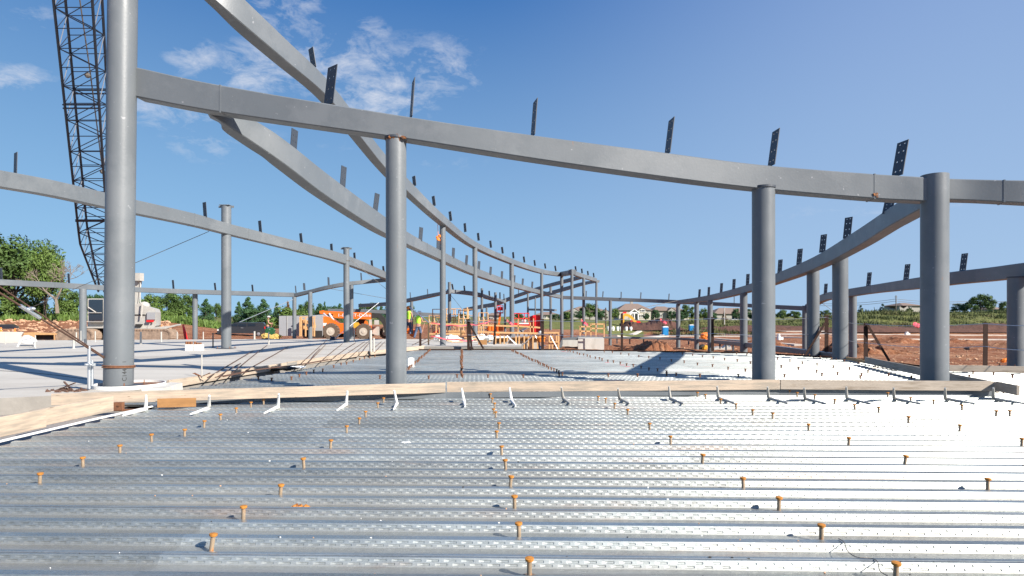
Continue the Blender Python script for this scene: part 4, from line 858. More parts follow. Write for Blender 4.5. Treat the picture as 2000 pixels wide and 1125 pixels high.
part('cab_window', 'glass', cabp, lambda mb: mb.prof([(174, 626), (174, 585), (201, 585), (201, 626)], 45.36, .1)) if False else None
cw = MB(); cw.prof([(174, 626), (174, 585), (201, 585), (201, 626)], 45.33, .12); cabp['_o'] = tuple(CR.location); cw.build('cab_window', 'glass', cabp)
cw = MB(); cw.tube([at(172, 600, 45.25), at(187, 610, 45.25)], .05, 5); cw.tube([at(172, 611, 45.25), at(198, 611, 45.25)], .03, 5); cw.build('wiper_bar', 'offwhite', cabp)
part('carbody', 'black', CR, lambda mb: mb.prof([(168, 667), (168, 640), (300, 640), (330, 652), (330, 667)], 46.0, 2.4))
part('deck_plate', 'offwhite', CR, lambda mb: (mb.prof([(168, 641), (168, 638), (205, 638), (205, 641)], 45.3, 3.2), mb.prof([(262, 645), (262, 642), (330, 637), (346, 633), (347, 636), (320, 643)], 45.3, 2.5)))
def track(mb, x0, x1, y0, y1, d):
    r = (y1-y0)/2; L_ = []
    for k in range(13): a = math.pi/2+math.pi*k/12; L_.append((x0+r+r*math.cos(a), (y0+y1)/2-r*math.sin(a)))
    for k in range(13): a = -math.pi/2+math.pi*k/12; L_.append((x1-r+r*math.cos(a), (y0+y1)/2-r*math.sin(a)))
    mb.prof(L_, d, .95)
    per = []
    for i in range(len(L_)): per.append(at(*L_[i], d))
    for i in range(len(per)):
        a, b_ = per[i], per[(i+1) % len(per)]; k = max(1, int((b_-a).length/.22))
        for j in range(k): p = a.lerp(b_, j/k); mb.box(p+Vector((0, .48, 0)), (.13, 1.05, .13), 0)
part('track', 'track', CR, lambda mb: track(mb, 109, 180, 644, 669, 44.6)); part('track', 'track', CR, lambda mb: track(mb, 245, 333, 644, 668, 44.6))

# ------------------------------------------------------------------ telehandler
TH = thing('telehandler', 'orange telehandler with white lettering on its boom, behind two slim columns', 'telehandler', at(690, 662, 50)); TH['_o'] = tuple(TH.location)
part('body', 'orange', TH, lambda mb: (mb.prof([(618, 647), (618, 622), (622, 618), (640, 618), (648, 622), (661, 631), (678, 632), (700, 633), (726, 636), (726, 652), (696, 655), (690, 650), (660, 652), (640, 647)], 48.6, 2.2), mb.prof([(624, 634), (624, 608), (631, 606), (642, 612), (648, 622)], 49.2, .9), mb.prof([(708, 640), (713, 626), (717, 627), (722, 640)], 48.5, .3)))
bm = MB(); bm.prof([(624, 612), (624, 607), (632, 607), (650, 608), (725, 611), (725, 624), (655, 621), (650, 618)], 49.0, .75); bo = bm.build('boom', 'orange', TH); bo['_o'] = tuple(TH.location)
vs_, fs_ = text_mesh('1-800-iT-Duke', .36); xs = [p.x for p in vs_]; sc_ = 2.65/(max(xs)-min(xs)); mb = MB(); o0 = at(659, 618, 48.97)
mb.add([(o0.x+p.x*sc_, o0.y-.01, o0.z+p.y-.02-.028*p.x*0) for p in vs_], fs_); mb.build('lettering', 'white', bo)
part('lift_cylinder', 'galv', TH, lambda mb: (mb.tube([at(643, 612, 48.8), at(655, 632, 48.8)], .09, 8), mb.tube([at(632, 612, 48.7), at(645, 623, 48.7)], .07, 8)))
part('logo_panel', 'white', TH, lambda mb: mb.prof([(628, 631), (638, 631), (638, 636), (628, 636)], 48.57, .02))
part('cab_frame', 'black', TH, lambda mb: (mb.prof([(700, 636), (700, 622), (712, 620), (716, 636)], 49.6, 1.2), mb.prof([(725, 612), (742, 612), (752, 622), (757, 650), (752, 655), (748, 634), (738, 620), (725, 622)], 49.2, .7)))
part('engine_cover', 'yellow', TH, lambda mb: mb.prof([(688, 640), (688, 630), (700, 630), (704, 637), (700, 646), (696, 642)], 48.4, .3))
part('carriage', 'offwhite', TH, lambda mb: (mb.prof([(731, 634), (731, 625), (740, 625), (740, 634)], 48.9, .8), mb.prof([(727, 652), (727, 638), (741, 638), (741, 655), (736, 655)], 49.4, .6), mb.prof([(721, 636), (721, 624), (726, 624), (726, 636)], 48.8, .2)))
part('undercarriage', 'black', TH, lambda mb: mb.prof([(606, 660), (606, 640), (730, 648), (730, 656), (640, 660)], 49.6, 1.6))
def wheel(parent, px, py, rp, d, w_=.5, tm='tyre', rm='rim', lug=True):
    c = at(px, py, d); r = rp*d/F; mb = MB(); mb.tube([(c.x, c.y, c.z), (c.x, c.y+.04, c.z), (c.x, c.y+w_-.04, c.z), (c.x, c.y+w_, c.z)], [r*.93, r, r, r*.93], 28)
    if lug:
        for k in range(18): a = 2*math.pi*k/18; mb.box((c.x+r*math.cos(a), c.y+w_*.4, c.z+r*math.sin(a)), (.09, w_*.8, .09))
    wo = mb.build('wheel', tm, parent); wo['_o'] = tuple(parent['_o']); q = MB(); q.tube([(c.x, c.y-.02, c.z), (c.x, c.y+.03, c.z)], r*.52, 20); q.tube([(c.x, c.y-.05, c.z), (c.x, c.y, c.z)], [r*.2, r*.24], 12); q.build('rim', rm, wo); return wo
wheel(TH, 645.5, 647.5, 15.5, 48.1); wheel(TH, 709.5, 648, 15.2, 48.1); wheel(TH, 752, 650, 11, 50.2)
# ------------------------------------------------------------------ pickup truck, left car
def vehicle(name, label, cat, d, body, glass, wheels, paint, thick, lights=(), handles=(), extra=()):
    t_ = thing(name, label, cat, at(body[0][0], max(p[1] for p in body), d)); t_['_o'] = tuple(t_.location)
    part('body', paint, t_, lambda mb: mb.prof(body, d, thick))
    for g in glass: part('window', 'glass', t_, lambda mb: mb.prof(g, d-.02, .06))
    for px, py, r_ in wheels: wheel(t_, px, py, r_, d-.06, .28, 'black', 'galv', False)
    for g, mt, nm in lights: part(nm, mt, t_, lambda mb: mb.prof(g, d-.04, .06))
    return t_
vehicle('pickup_truck', 'black pickup truck with canopy parked behind the capped column', 'truck', 60, [(424, 652), (424, 643), (430, 639), (446, 637), (455, 631), (463, 629.5), (514, 630), (517, 634), (517, 650), (508, 651), (440, 651)],
        [[(449, 637), (457, 632), (464, 632), (464, 637.5)], [(466, 637.5), (466, 632), (481, 632), (481, 637.5)], [(484, 637), (484, 632), (499, 632), (499, 637)]], [(435, 652, 6), (505, 652, 6)], 'truckpaint', 1.9,
        [([(424, 643), (427, 643), (427, 646), (424, 646)], 'white', 'headlight'), ([(516, 638), (518, 638), (518, 642), (516, 642)], 'red', 'tail_light'), ([(470, 640), (475, 640), (475, 641), (470, 641)], 'galv', 'door_handle')])
vehicle('parked_car', 'dark car behind the white wall at the left edge', 'car', 62, [(-60, 655), (-60, 640), (-20, 636), (-8, 633.5), (22, 633.5), (32, 638), (39, 643), (40, 655)], [[(-8, 640), (-4, 635.5), (20, 635.5), (30, 640)]], [(30, 655, 6), (-45, 655, 6)], 'truckpaint', 1.8,
        [([(16, 643), (30, 643.5), (30, 646), (16, 645.5)], 'red', 'tail_light')])
# ------------------------------------------------------------------ site things at left and centre
def simple(name, label, cat, mt, fn, group=None, smooth=False): mb = MB(); fn(mb); return tag(mb.build(name, mt, smooth=smooth), label, cat, group)
simple('low_wall', 'low white wall in front of the dark car at left', 'wall', 'curb', lambda mb: (mb.prof([(-80, 668), (-80, 647), (46, 648.5), (41, 656), (44, 669)], 32.2, .3), mb.prof([(-80, 673), (-80, 668.5), (62, 668.5), (70, 672)], 31, .6)))
o = simple('timber_opening', 'red soil edged timber opening with dark gap behind the slab', 'formwork', 'newwood', lambda mb: (mb.prof([(46, 664), (46, 650), (62, 649), (110, 651), (110, 654), (107, 654), (107, 664), (105, 664), (105, 654), (69, 654), (69, 664)], 42, .3)))
simple('recess_shade', 'black panel as shade in the pit opening between crane track and white wall', 'pit', 'black', lambda mb: mb.prof([(64, 664), (64, 653.5), (106, 653.5), (106, 663)], 42.3, .5))  # solid black panel, the shade inside the opening done as colour
simple('white_sheet', 'white plastic sheet over a trestle on the left slab', 'sheet', 'whitetarp', lambda mb: (mb.prof([(41, 665), (45, 656), (49, 655), (57, 658), (66, 664), (68, 668), (64, 671), (58, 672), (44, 670)], 27.5, .7), mb.bar(at(34, 678, 26.9), at(41, 665, 27.4), .05), mb.bar(at(68, 678, 26.9), at(69, 664, 27.4), .05)))
m = MB(); m.box(at(-3, 642, 45), (.01, .01, .01))
def cone(label, px, yb, yt, d):
    c, tp = pv(px, yb, yt, d); h_ = tp.z-c.z; mb = MB(); mb.box((c.x, c.y, c.z+.02), (.38*h_/.7, .38*h_/.7, .04)); mb.tube([(c.x, c.y, c.z+.04), (c.x, c.y, c.z+h_)], [.15*h_/.7, .03], 12)
    o = mb.build('traffic_cone', 'hiorange'); o['_o'] = (0, 0, 0); q = MB(); q.tube([(c.x, c.y, c.z+h_*.45), (c.x, c.y, c.z+h_*.68)], [.104*h_/.7+.004, .07*h_/.7+.006], 12); q.build('reflective_band', 'white', o); return tag(o, label, 'traffic cone')
cone('orange cone between the crane track and the pale stakes', 315.5, 646, 635, 60); cone('orange cone at the left edge before the dark car', 2, 648, 639, 58); cone('orange cone right of its twin before the dark car', 29, 648, 641, 58)
dl = MB(); a, b_ = pv(364, 664, 634, 37, 357.5); dl.tube([a, a.lerp(b_, .55), b_], [.10, .085, .05], 10); dl.box((a.x, a.y, a.z+.02), (.4, .4, .05)); o = dl.build('delineator_post', 'red'); o['_o'] = (0, 0, 0); tag(o, 'leaning red delineator post with white bands left of the short column', 'delineator')
for q_ in (.62, .8): dl = MB(); dl.tube([a.lerp(b_, q_), a.lerp(b_, q_+.06)], .085-.03*q_, 10); dl.build('white_band', 'white', o)
o = simple('bolt_block', 'white concrete cube pair with upright bolts on the slab', 'concrete block', 'white', lambda mb: (mb.prof([(361.5, 685), (361.5, 673), (377.5, 673), (377.5, 685)], 23.9, .45), mb.prof([(378.5, 685), (378.5, 673), (396, 673), (396, 685)], 23.9, .45)))
for px in (364.5, 369, 374, 381, 386, 391.5): mb = MB(); a, b_ = pv(px, 673, 667 if px < 382 else 669, 24.1); mb.tube([a, b_], .05, 8); o['_o'] = (0, 0, 0); mb.build('anchor_bolt', 'rustsoft', o)
def pile(name, label, cat, px0, px1, yb, h_, d, mt, n_=22, group=None, thick=1.2):
    rr = random.Random(px0); mb = MB()
    for i in range(n_): p = at(rr.uniform(px0, px1), yb, d+rr.uniform(0, thick)); s_ = rr.uniform(.3, 1); mb.ball((p.x, p.y, p.z+h_*s_*rr.uniform(.1, .8)), (h_*1.1*s_, h_*s_, h_*.6*s_), 8, 6, .22)
    return tag(mb.build(name, mt), label, cat, group)
pile('yellow_sheeting', 'crumpled yellow sheeting on the slab before the green barrow', 'sheeting', 514, 546, 661, .28, 37.5, 'tarp', 26)
pile('rubble_bank', 'pale stone rubble heap behind the crane', 'rubble', 322, 366, 636, .28, 78, 'offwhite', 34); pile('white_pipes', 'heap of white wrapped pipes behind the short column', 'pipes', 335, 400, 633, .22, 82, 'offwhite', 30)
o = simple('site_container', 'grey flat walled site container behind the slim columns', 'container', 'container', lambda mb: (mb.prof([(545, 656), (545, 617), (630, 616), (630, 656)], 47.5, 2.4), mb.prof([(607, 655), (607, 616), (650, 613), (650, 650)], 49, 1)))
o['_o'] = (0, 0, 0)
mb = MB(); 
for px in (560, 586): mb.prof([(px, 655), (px, 617), (px+.6, 617), (px+.6, 655)], 47.46, .04)
mb.build('wall_rib', 'offwhite', o)
o = simple('material_rack', 'orange timber rack with shelves beside the grey container', 'rack', 'newwood', lambda mb: ([mb.bar(at(px, 657, 46.6), at(px, 619, 46.6), .09) for px in (586, 588.5, 597, 610, 614)], [mb.bar(at(586, py, 46.8), at(616, py, 46.8), .07) for py in (619, 631, 643)], [mb.box(at(px, py, 47.1), (.35, .4, .25)) for px, py in ((592, 627), (592, 639), (600, 629), (603, 641), (611, 637))]))
simple('rack_shadow_boxes', 'black boxes as painted shade under the timber rack and behind telehandler wheel', 'shade boxes', 'black', lambda mb: (mb.prof([(592, 660), (592, 645), (604, 645), (604, 660)], 47.2, 1), mb.prof([(608, 660), (608, 646), (629, 646), (629, 660)], 47.2, 1)))  # black boxes stand in for the shade below the rack and behind the wheel
o = simple('green_barrow', 'green tool cart loaded with hoses at the right end of the truck', 'cart', mat('green_paint', (.02, .10, .035), .5), lambda mb: (mb.prof([(516, 657), (519, 644), (534, 644), (538, 656), (528, 659)], 45, .8), mb.ball(at(527, 645, 45.4), (.38, .3, .2), 9, 6, .25)))
simple('chair_lump', 'small dark tool left lying before the telehandler rear wheel', 'tool', 'boom', lambda mb: (mb.ball(at(650, 662, 35), (.18, .1, .14), 7, 5, .3), mb.ball(at(655, 665, 34.6), (.12, .1, .07), 7, 5, .3), mb.bar(at(645, 656, 35), at(652, 665, 35), .06)))
# ------------------------------------------------------------------ people
def skin_obj(name, joints, edges, mt, parent, sub=2):
    me_ = bpy.data.meshes.new(name); names = list(joints); me_.from_pydata([joints[k][0] for k in names], [(names.index(a), names.index(b_)) for a, b_ in edges], [])
    o = bpy.data.objects.new(name, me_); C.objects.link(o); sk = o.modifiers.new('skin', 'SKIN'); sk.use_smooth_shade = True
    for i, k in enumerate(names): r_ = joints[k][1]; me_.skin_vertices[0].data[i].radius = (r_, r_) if not isinstance(r_, tuple) else r_
    me_.skin_vertices[0].data[0].use_root = True
    ss = o.modifiers.new('sub', 'SUBSURF'); ss.levels = sub; ss.render_levels = sub; me_.materials.append(K[mt]); o.parent = parent; return o
def person(label, loc, rz, top='hivis', helmet='white', arm=.5, trousers='denim', h=1.76, lean=0, stride=.16, sleeves=None):
    t_ = thing('person', label, 'person', loc, rz); k = h/1.76; lx = lean
    J = {'pel': ((0, 0, .95), (.145, .11)), 'waist': ((0, -lx*.2, 1.1), (.14, .1)), 'chest': ((0, -lx*.5, 1.33), (.17, .115)), 'nb': ((0, -lx*.7, 1.47), (.07, .065)), 'neck': ((0, -lx*.78, 1.53), .05), 'head': ((0, -lx-.02, 1.62), (.075, .085)), 'crown': ((0, -lx-.01, 1.73), (.065, .075)),
         'kl': ((-.11, -.06-stride*.3, .5), .062), 'al': ((-.12, -stride*.2+.03, .09), .042), 'tl': ((-.13, -stride*.2-.14, .04), .035), 'kr': ((.11, -.02+stride*.3, .5), .062), 'ar': ((.12, stride*.8, .09), .042), 'tr': ((.13, stride*.8-.17, .04), .035),
         'sl': ((-.19, -lx*.5, 1.42), .062), 'el': ((-.25, -lx*.6-.03, 1.14), .043), 'wl': ((-.24, -lx-.16-.14*arm, 1.0+.14*arm), .03), 'hl': ((-.22, -lx-.26-.14*arm, 1.0+.17*arm), (.035, .02)),
         'sr': ((.19, -lx*.5, 1.42), .062), 'er': ((.26, -lx*.6-.05, 1.15), .043), 'wr': ((.21, -lx-.2-.2*arm, 1.04+.2*arm), .03), 'hr': ((.19, -lx-.3-.2*arm, 1.05+.25*arm), (.035, .02))}
    for sd_, px_ in (('l', -1), ('r', 1)):     # fingers and thumb
        hx = J['h'+sd_][0]
        for fi in range(4): J[f'f{sd_}{fi}'] = ((hx[0]+(fi-1.5)*.022, hx[1]-.07+.006*abs(fi-1.5), hx[2]-.03), .009)
        J[f't{sd_}'] = ((hx[0]-px_*.05, hx[1]-.01, hx[2]), .011)
    E = [('pel', 'waist'), ('waist', 'chest'), ('chest', 'nb'), ('nb', 'neck'), ('neck', 'head'), ('head', 'crown'), ('pel', 'kl'), ('kl', 'al'), ('al', 'tl'), ('pel', 'kr'), ('kr', 'ar'), ('ar', 'tr'), ('nb', 'sl'), ('sl', 'el'), ('el', 'wl'), ('wl', 'hl'), ('nb', 'sr'), ('sr', 'er'), ('er', 'wr'), ('wr', 'hr')]
    for sd_ in 'lr': E += [(f'h{sd_}', f'f{sd_}{fi}') for fi in range(4)]+[(f'h{sd_}', f't{sd_}')]
    J = {a: (tuple(c*k for c in p), r_) for a, (p, r_) in J.items()}
    skin_obj('body', J, E, 'skin', t_)
    g = lambda n_, s_: (J[n_][0], tuple(q*s_ for q in J[n_][1]) if isinstance(J[n_][1], tuple) else J[n_][1]*s_)
    TJ = {'pel': g('pel', 1.17), 'waist': g('waist', 1.2), 'chest': g('chest', 1.2), 'nb': g('nb', 1.25)}; TE = [('pel', 'waist'), ('waist', 'chest'), ('chest', 'nb')]
    TJ.update({'sl': g('sl', 1.3), 'sr': g('sr', 1.3)}); TE += [('nb', 'sl'), ('nb', 'sr')]
    if sleeves: TJ.update({'el': g('el', 1.4), 'er': g('er', 1.4), 'wl': g('wl', 1.3), 'wr': g('wr', 1.3)}); TE += [('sl', 'el'), ('sr', 'er'), ('el', 'wl'), ('er', 'wr')]
    skin_obj('vest', TJ, TE, top, t_)
    PJ = {'pel': g('pel', 1.12), 'kl': g('kl', 1.3), 'kr': g('kr', 1.3), 'al': g('al', 1.45), 'ar': g('ar', 1.45)}; skin_obj('trousers', PJ, [('pel', 'kl'), ('pel', 'kr'), ('kl', 'al'), ('kr', 'ar')], trousers, t_)
    mb = MB(); hc = Vector(J['head'][0])+Vector((0, 0, .10)); mb.ball(hc, (.12, .145, .10), 12, 8); mb.tube([hc+Vector((0, -.03, -.03)), hc+Vector((0, -.03, -.018))], [.16, .15], 16); mb.build('hard_hat', helmet, t_, world=False)
    mb = MB(); fc = Vector(J['head'][0])+Vector((0, -.085, 0)); mb.ball(fc+Vector((0, -.012, -.005)), (.012, .018, .018), 6, 5); mb.build('nose', 'skin', t_, world=False)
    mb = MB(); [mb.ball(fc+Vector((s_*.03, .0, .022)), (.01, .008, .007), 6, 4) for s_ in (-1, 1)]; mb.ball(fc+Vector((0, .003, -.04)), (.022, .008, .006), 6, 4); mb.build('face_features', 'black', t_, world=False)
    for z_ in (1.12, 1.2): pass
    return t_
person('person in lime vest, white hard hat and jeans, bending to the left', at(816.5, 663, 37)+Vector((0, 0, .0)), R(150), 'hivis', 'white', .9, 'denim', 1.72, .12, .3)
person('person in lime vest beside the middle column, seen from behind', at(797, 656, 39), R(175), 'hivis', 'hiorange', .3, 'denim', 1.9)
person('person in orange jacket crouching behind the brown guard post', at(1057.5, 692, 28.5), R(200), 'hiorange', 'white', .6, 'denim', 1.0, .1, .05, True)
m = MB()
for dx_, dy_, s_ in ((0, 0, .09), (-.05, .12, .07), (.06, .2, .06), (-.02, -.12, .05)): m.ball(at(856, 469, 28.2)+Vector((dx_, 0, dy_)), (s_, .06, s_*1.2), 8, 6, .25)
m.tube([at(856, 462, 28.2), at(855, 440, 28.2), at(857, 432, 28.2)], .012, 5)
tag(m.build('safety_harness', 'hiorange'), 'small orange harness hanging under the high beam beside the tall column', 'harness')

person('person in green shirt behind the cart by the black truck', at(522, 655, 48), R(120), 'hivis' if False else 'leafB', 'offwhite', .5, 'denim', 1.5, .1)

# ------------------------------------------------------------------ scaffold, formwork, lift, red container
def scaffold(label, x0, x1, yb, yt, d, lift=3):
    t_ = simple('scaffold_frame', label, 'scaffold', 'newwood', lambda mb: ([mb.tube([at(x, yb, dd), at(x, yt, dd)], .035, 6) for x in (x0, (x0+x1)/2, x1) for dd in (d, d+1.4)], [mb.tube([at(x0, yb+(yt-yb)*q/lift, dd), at(x1, yb+(yt-yb)*q/lift, dd)], .03, 6) for q in range(1, lift+1) for dd in (d, d+1.4)], [mb.tube([at(x, yb+(yt-yb)*q/lift, d), at(x, yb+(yt-yb)*q/lift, d+1.4)], .03, 6) for x in (x0, x1) for q in range(1, lift+1)]), 'orange scaffold frames')
    t_['_o'] = (0, 0, 0); q = MB(); xm = (x0+x1)/2
    for a, b_ in ((x0, xm), (xm, x1)): q.tube([at(a, yb+(yt-yb)*.1, d+.05), at(b_, yb+(yt-yb)*.85, d+.05)], .02, 5); q.tube([at(b_, yb+(yt-yb)*.1, d+.1), at(a, yb+(yt-yb)*.85, d+.1)], .02, 5)
    q.build('cross_brace', 'galv', t_); return t_
scaffold('orange scaffold frame left of the tall column, tallest', 845, 889, 651, 604, 44); scaffold('orange scaffold frame between the two tall columns', 896, 914, 655, 606, 42); scaffold('lower orange scaffold frame right of the tall columns', 935, 953, 656, 611, 44, 3); scaffold('orange scaffold bay furthest left beyond the guard rail', 838, 858, 655, 616, 48, 3); scaffold('narrow orange scaffold bay behind the leaning brown posts', 905, 925, 652, 604, 54, 4); scaffold('orange scaffold frame set back behind the guard rail', 872, 900, 648, 603, 50, 4)
m = MB()
for a, b_, d in (((836, 632), (1003, 637), 38), ((836, 652), (900, 652), 38), ((1000, 636), (1055, 640), 38), ((930, 648), (1060, 652), 40)): m.bar(at(*a, d), at(*b_, d), .05, .1)
for px, y0, y1, d in ((837, 676, 630, 29), (900, 676, 640, 36), (913, 673, 600, 38), (852, 660, 634, 38), (940, 670, 634, 38)): m.bar(at(px, y0, d), at(px, y1, d), .07, .05)
tag(m.build('timber_guard_rail', 'newwood'), 'orange timber guard rail with posts in front of the scaffold', 'guard rail')
fr = simple('wall_formwork', 'timber wall formwork with upright studs at the middle of the far deck edge', 'formwork', 'newwood', lambda mb: ([mb.bar(at(px, 686, 30), at(px, 650+(i % 3), 30), .07, .09) for i, px in enumerate((968, 977, 985, 991, 1008, 1014, 1024, 1032, 1041, 1050, 1053, 1073, 1079, 1087, 1091))], mb.bar(at(966, 649.5, 29.9), at(1058, 651, 29.9), .09, .08), mb.bar(at(1062, 650, 29.9), at(1092, 650, 29.9), .09, .08), mb.bar(at(1073, 668, 29.9), at(1092, 668, 29.9), .06, .06), [mb.bar(at(px, 650, 31), at(px, 622+(i % 2)*8, 31), .05) for i, px in enumerate((1012, 1036, 1042))], mb.bar(at(1000, 636, 31), at(1050, 639, 31), .05, .07)))
fr['_o'] = (0, 0, 0)
mb = MB(); mb.prof([(963, 690), (963, 668), (1052, 664), (1052, 690)], 30.3, .3); mb.build('white_panel', 'offwhite', fr); mb = MB(); mb.prof([(966, 668), (966, 661), (1052, 657), (1052, 664)], 30.25, .3); mb.build('plywood_panel', 'ply', fr)
mb = MB(); [mb.tube([at(a, 656, 29.6), at(b_, 684, 29.6)], .025, 5) for a, b_ in ((990, 1020), (1000, 980), (1040, 1010), (1045, 1062), (1075, 1090))]; mb.build('diagonal_tie', 'galv', fr)
simple('white_debris', 'heaped white plastic and scrap timber on the far slab', 'debris', 'whitetarp', lambda mb: [mb.ball(at(random.uniform(850, 985), random.uniform(658, 671), 34+random.uniform(-1, 4)), (.3*random.random()+.12, .2, .1+.1*random.random()), 7, 5, .3) for _ in range(70)])
tag(simple('scrap_timber', 'scattered orange scrap timber on the far slab', 'debris', 'newwood', lambda mb: [mb.bar(p, p+Vector((random.uniform(-.8, .8), random.uniform(-.3, .3), random.uniform(.0, .12))), .09, .04) for p in [at(random.uniform(838, 985), random.uniform(658, 672), 33+random.uniform(-2, 4)) for _ in range(36)]]), kind='stuff')
simple('plywood_offcut', 'orange plywood offcut behind the slanted brown brace', 'plywood', 'ply', lambda mb: mb.prof([(934, 675), (934, 664), (951, 664), (951, 675)], 29, .2))
simple('steel_landing', 'grey flat steel landing beyond the deck edge', 'steel landing', 'paint', lambda mb: mb.hexa([at(855, 684, 27.5), at(965, 684, 27.5), at(965, 675, 31), at(895, 675, 31), at(855, 682, 27.5), at(965, 682, 27.5), at(965, 674, 31), at(895, 674, 31)]))
# red scissor lift (raised) and low lift
ml = simple('man_lift', 'red raised man lift basket in front of the dark far beam', 'man lift', 'red', lambda mb: ([mb.bar(at(a, 611, 50), at(b_, 611, 50), .5, .1) for a, b_ in ((970.5, 983),)], [mb.bar(at(a, 611, 50), at(a, 597, 50), .05) for a in (971, 977, 982.5)], mb.bar(at(971, 597, 50), at(983, 597, 50), .05), mb.bar(at(971, 604, 50), at(983, 604, 50), .05), mb.box(at(977, 603, 50.3), (.4, .3, .3))))
ml['_o'] = (0, 0, 0); mb = MB(); mb.bar(at(977, 612, 50.2), at(972, 655, 50.2), .16); mb.bar(at(975, 650, 50.2), at(960, 656, 50.2), .7, .3); mb.build('boom_arm', 'orange', ml)
sl_ = simple('scissor_lift', 'red scissor lift with railed platform left of the red container', 'scissor lift', 'red', lambda mb: (mb.prof([(1000, 636), (1000, 631), (1036, 631), (1036, 636)], 46, 1.2), [mb.bar(at(a, 634, 46), at(a, 612, 46), .06) for a in (1004, 1013, 1024, 1033)], [mb.bar(at(1003, b_, 46), at(1034, b_, 46), .06) for b_ in (612, 622)]))
sl_['_o'] = (0, 0, 0)
mb = MB(); [mb.bar(at(a, 655, 46.4), at(b_, 637, 46.4), .1) for a, b_ in ((1004, 1030), (1030, 1004), (1008, 1034))]; mb.prof([(1003, 660), (1003, 652), (1034, 652), (1034, 660)], 46, 1.2); mb.build('scissor_legs', 'galv', sl_)
mb = MB(); mb.prof([(1014, 633), (1014, 630.5), (1033, 630.5), (1033, 633)], 45.96, .05); mb.ball(at(1023, 626, 46.2), .22, 8, 6); mb.build('warning_stripe', 'white', sl_)
rc = simple('red_container', 'bright red container behind the thin tall column', 'container', 'red', lambda mb: mb.prof([(1035, 652), (1035, 618), (1042, 615.5), (1055, 615.5), (1055, 650)], 51, 2.4)); rc['_o'] = (0, 0, 0)
mb = MB(); [mb.prof([(px, 650), (px, 619), (px+.7, 619), (px+.7, 650)], 50.93, .06) for px in (1039, 1044, 1049)]; mb.build('corrugation', 'red', rc)
simple('orange_barrels', 'orange barrels behind the leaning brown posts', 'barrels', 'orange', lambda mb: [mb.tube([at(px, 646, 44), at(px, 634, 44)], .17, 10) for px in (956, 962, 973, 979)])
simple('compressor', 'orange and red compressor behind the lime vested workers', 'compressor', 'orange', lambda mb: (mb.prof([(780, 652), (780, 643), (800, 641), (812, 645), (812, 652)], 47, 1.2), mb.tube([at(806, 652, 46.9), at(806, 652, 47.2)], .25, 10)))
simple('red_trailer', 'red trailer seen through the orange scaffold', 'trailer', 'red', lambda mb: (mb.prof([(846, 652), (846, 646), (868, 645), (872, 652)], 52, 1.5), mb.bar(at(866, 650, 52), at(880, 652, 52), .15)))
simple('timber_stack', 'stack of pale timber behind the scaffold bays', 'timber', 'newwood', lambda mb: [mb.bar(at(876+random.uniform(-3, 3), 654-i*1.3, 41+.2*(i % 3)), at(908+random.uniform(-3, 3), 654-i*1.3, 41+.2*(i % 3)), .12, .05) for i in range(7)])
# concrete block with timber rails
o = simple('concrete_pier', 'pale square concrete pier left of the lone dark column', 'concrete pier', 'concrete2', lambda mb: (mb.prof([(1129, 690), (1129, 661), (1180, 661), (1180, 690)], 44, 2.2), mb.prof([(1098, 690), (1098, 664), (1128.7, 664), (1128.7, 690)], 47, 2)))
o = simple('steel_landing', 'grey steel landing beam beside the concrete pier', 'steel landing', 'paint', lambda mb: (mb.prof([(1098, 664), (1098, 661), (1130, 658), (1130, 664)], 45, .8), mb.prof([(1090, 684), (1096, 664), (1099, 664), (1099, 672), (1093, 690)], 44.8, .1)))
m = MB()
for px, y0, y1, d in ((1133, 657, 637, 43), (1144, 657, 637, 43), (1154, 657, 632, 43), (1164, 657, 632, 43), (1180, 658, 632, 43)): m.bar(at(px, y0, d), at(px, y1, d), .08, .05)
for a, b_ in (((1131, 638), (1155, 638)), ((1131, 647), (1155, 647)), ((1154, 633), (1180, 633)), ((1154, 641.5), (1180, 641.5))): m.bar(at(*a, 43), at(*b_, 43), .05, .1)
tag(m.build('timber_guard_rail', 'newwood'), 'pale timber guard rail frames on top of the concrete pier', 'guard rail')
# ribbons
for i, (a, b_, d, mt_, lab) in enumerate([((842, 630), (915, 634), 29, 'pink', 'red ribbon stretched left of the leaning brown post'), ((842, 656), (930, 664), 28, 'pink', 'red ribbon sagging low over the far slab'), ((915, 633), (958, 626), 27, 'pink', 'pink ribbon fluttering right of the leaning brown post'), ((990, 624), (1003, 632), 26.9, 'pink', 'pink ribbon tail tied on the cable by the tall column'), ((1135, 623.5), (1149, 632), 26.4, 'pink', 'pink ribbon tail on the cable above the timber rails'), ((1290, 622), (1303, 628.5), 25.4, 'pink', 'pink ribbon tail on the cable before the dark soil heap')]):
    A, B_ = at(*a, d), at(*b_, d); mb = MB(); n_ = 14; pv_ = None
    wd = .05 if i < 3 else .11
    for k in range(n_+1):
        q = k/n_; p = A.lerp(B_, q)+Vector((0, .05*math.sin(q*9), -.25*q*(1-q)*(1 if i < 3 else .3)+.02*math.sin(q*14))); s_ = [len(mb.v), len(mb.v)+1, len(mb.v)+2, len(mb.v)+3]
        mb.v += [tuple(p), tuple(p+Vector((0, .03*math.cos(q*11), -wd))), tuple(p+Vector((0, .004, 0))), tuple(p+Vector((0, .004+.03*math.cos(q*11), -wd)))]
        if pv_: mb.f += [(pv_[0], s_[0], s_[1], pv_[1]), (pv_[2], pv_[3], s_[3], s_[2]), (pv_[0], pv_[2], s_[2], s_[0]), (pv_[1], s_[1], s_[3], pv_[3])]; mb.mi += [0]*4
        pv_ = s_
    tag(mb.build('ribbon', mt_), lab, 'ribbon', 'plastic ribbons')

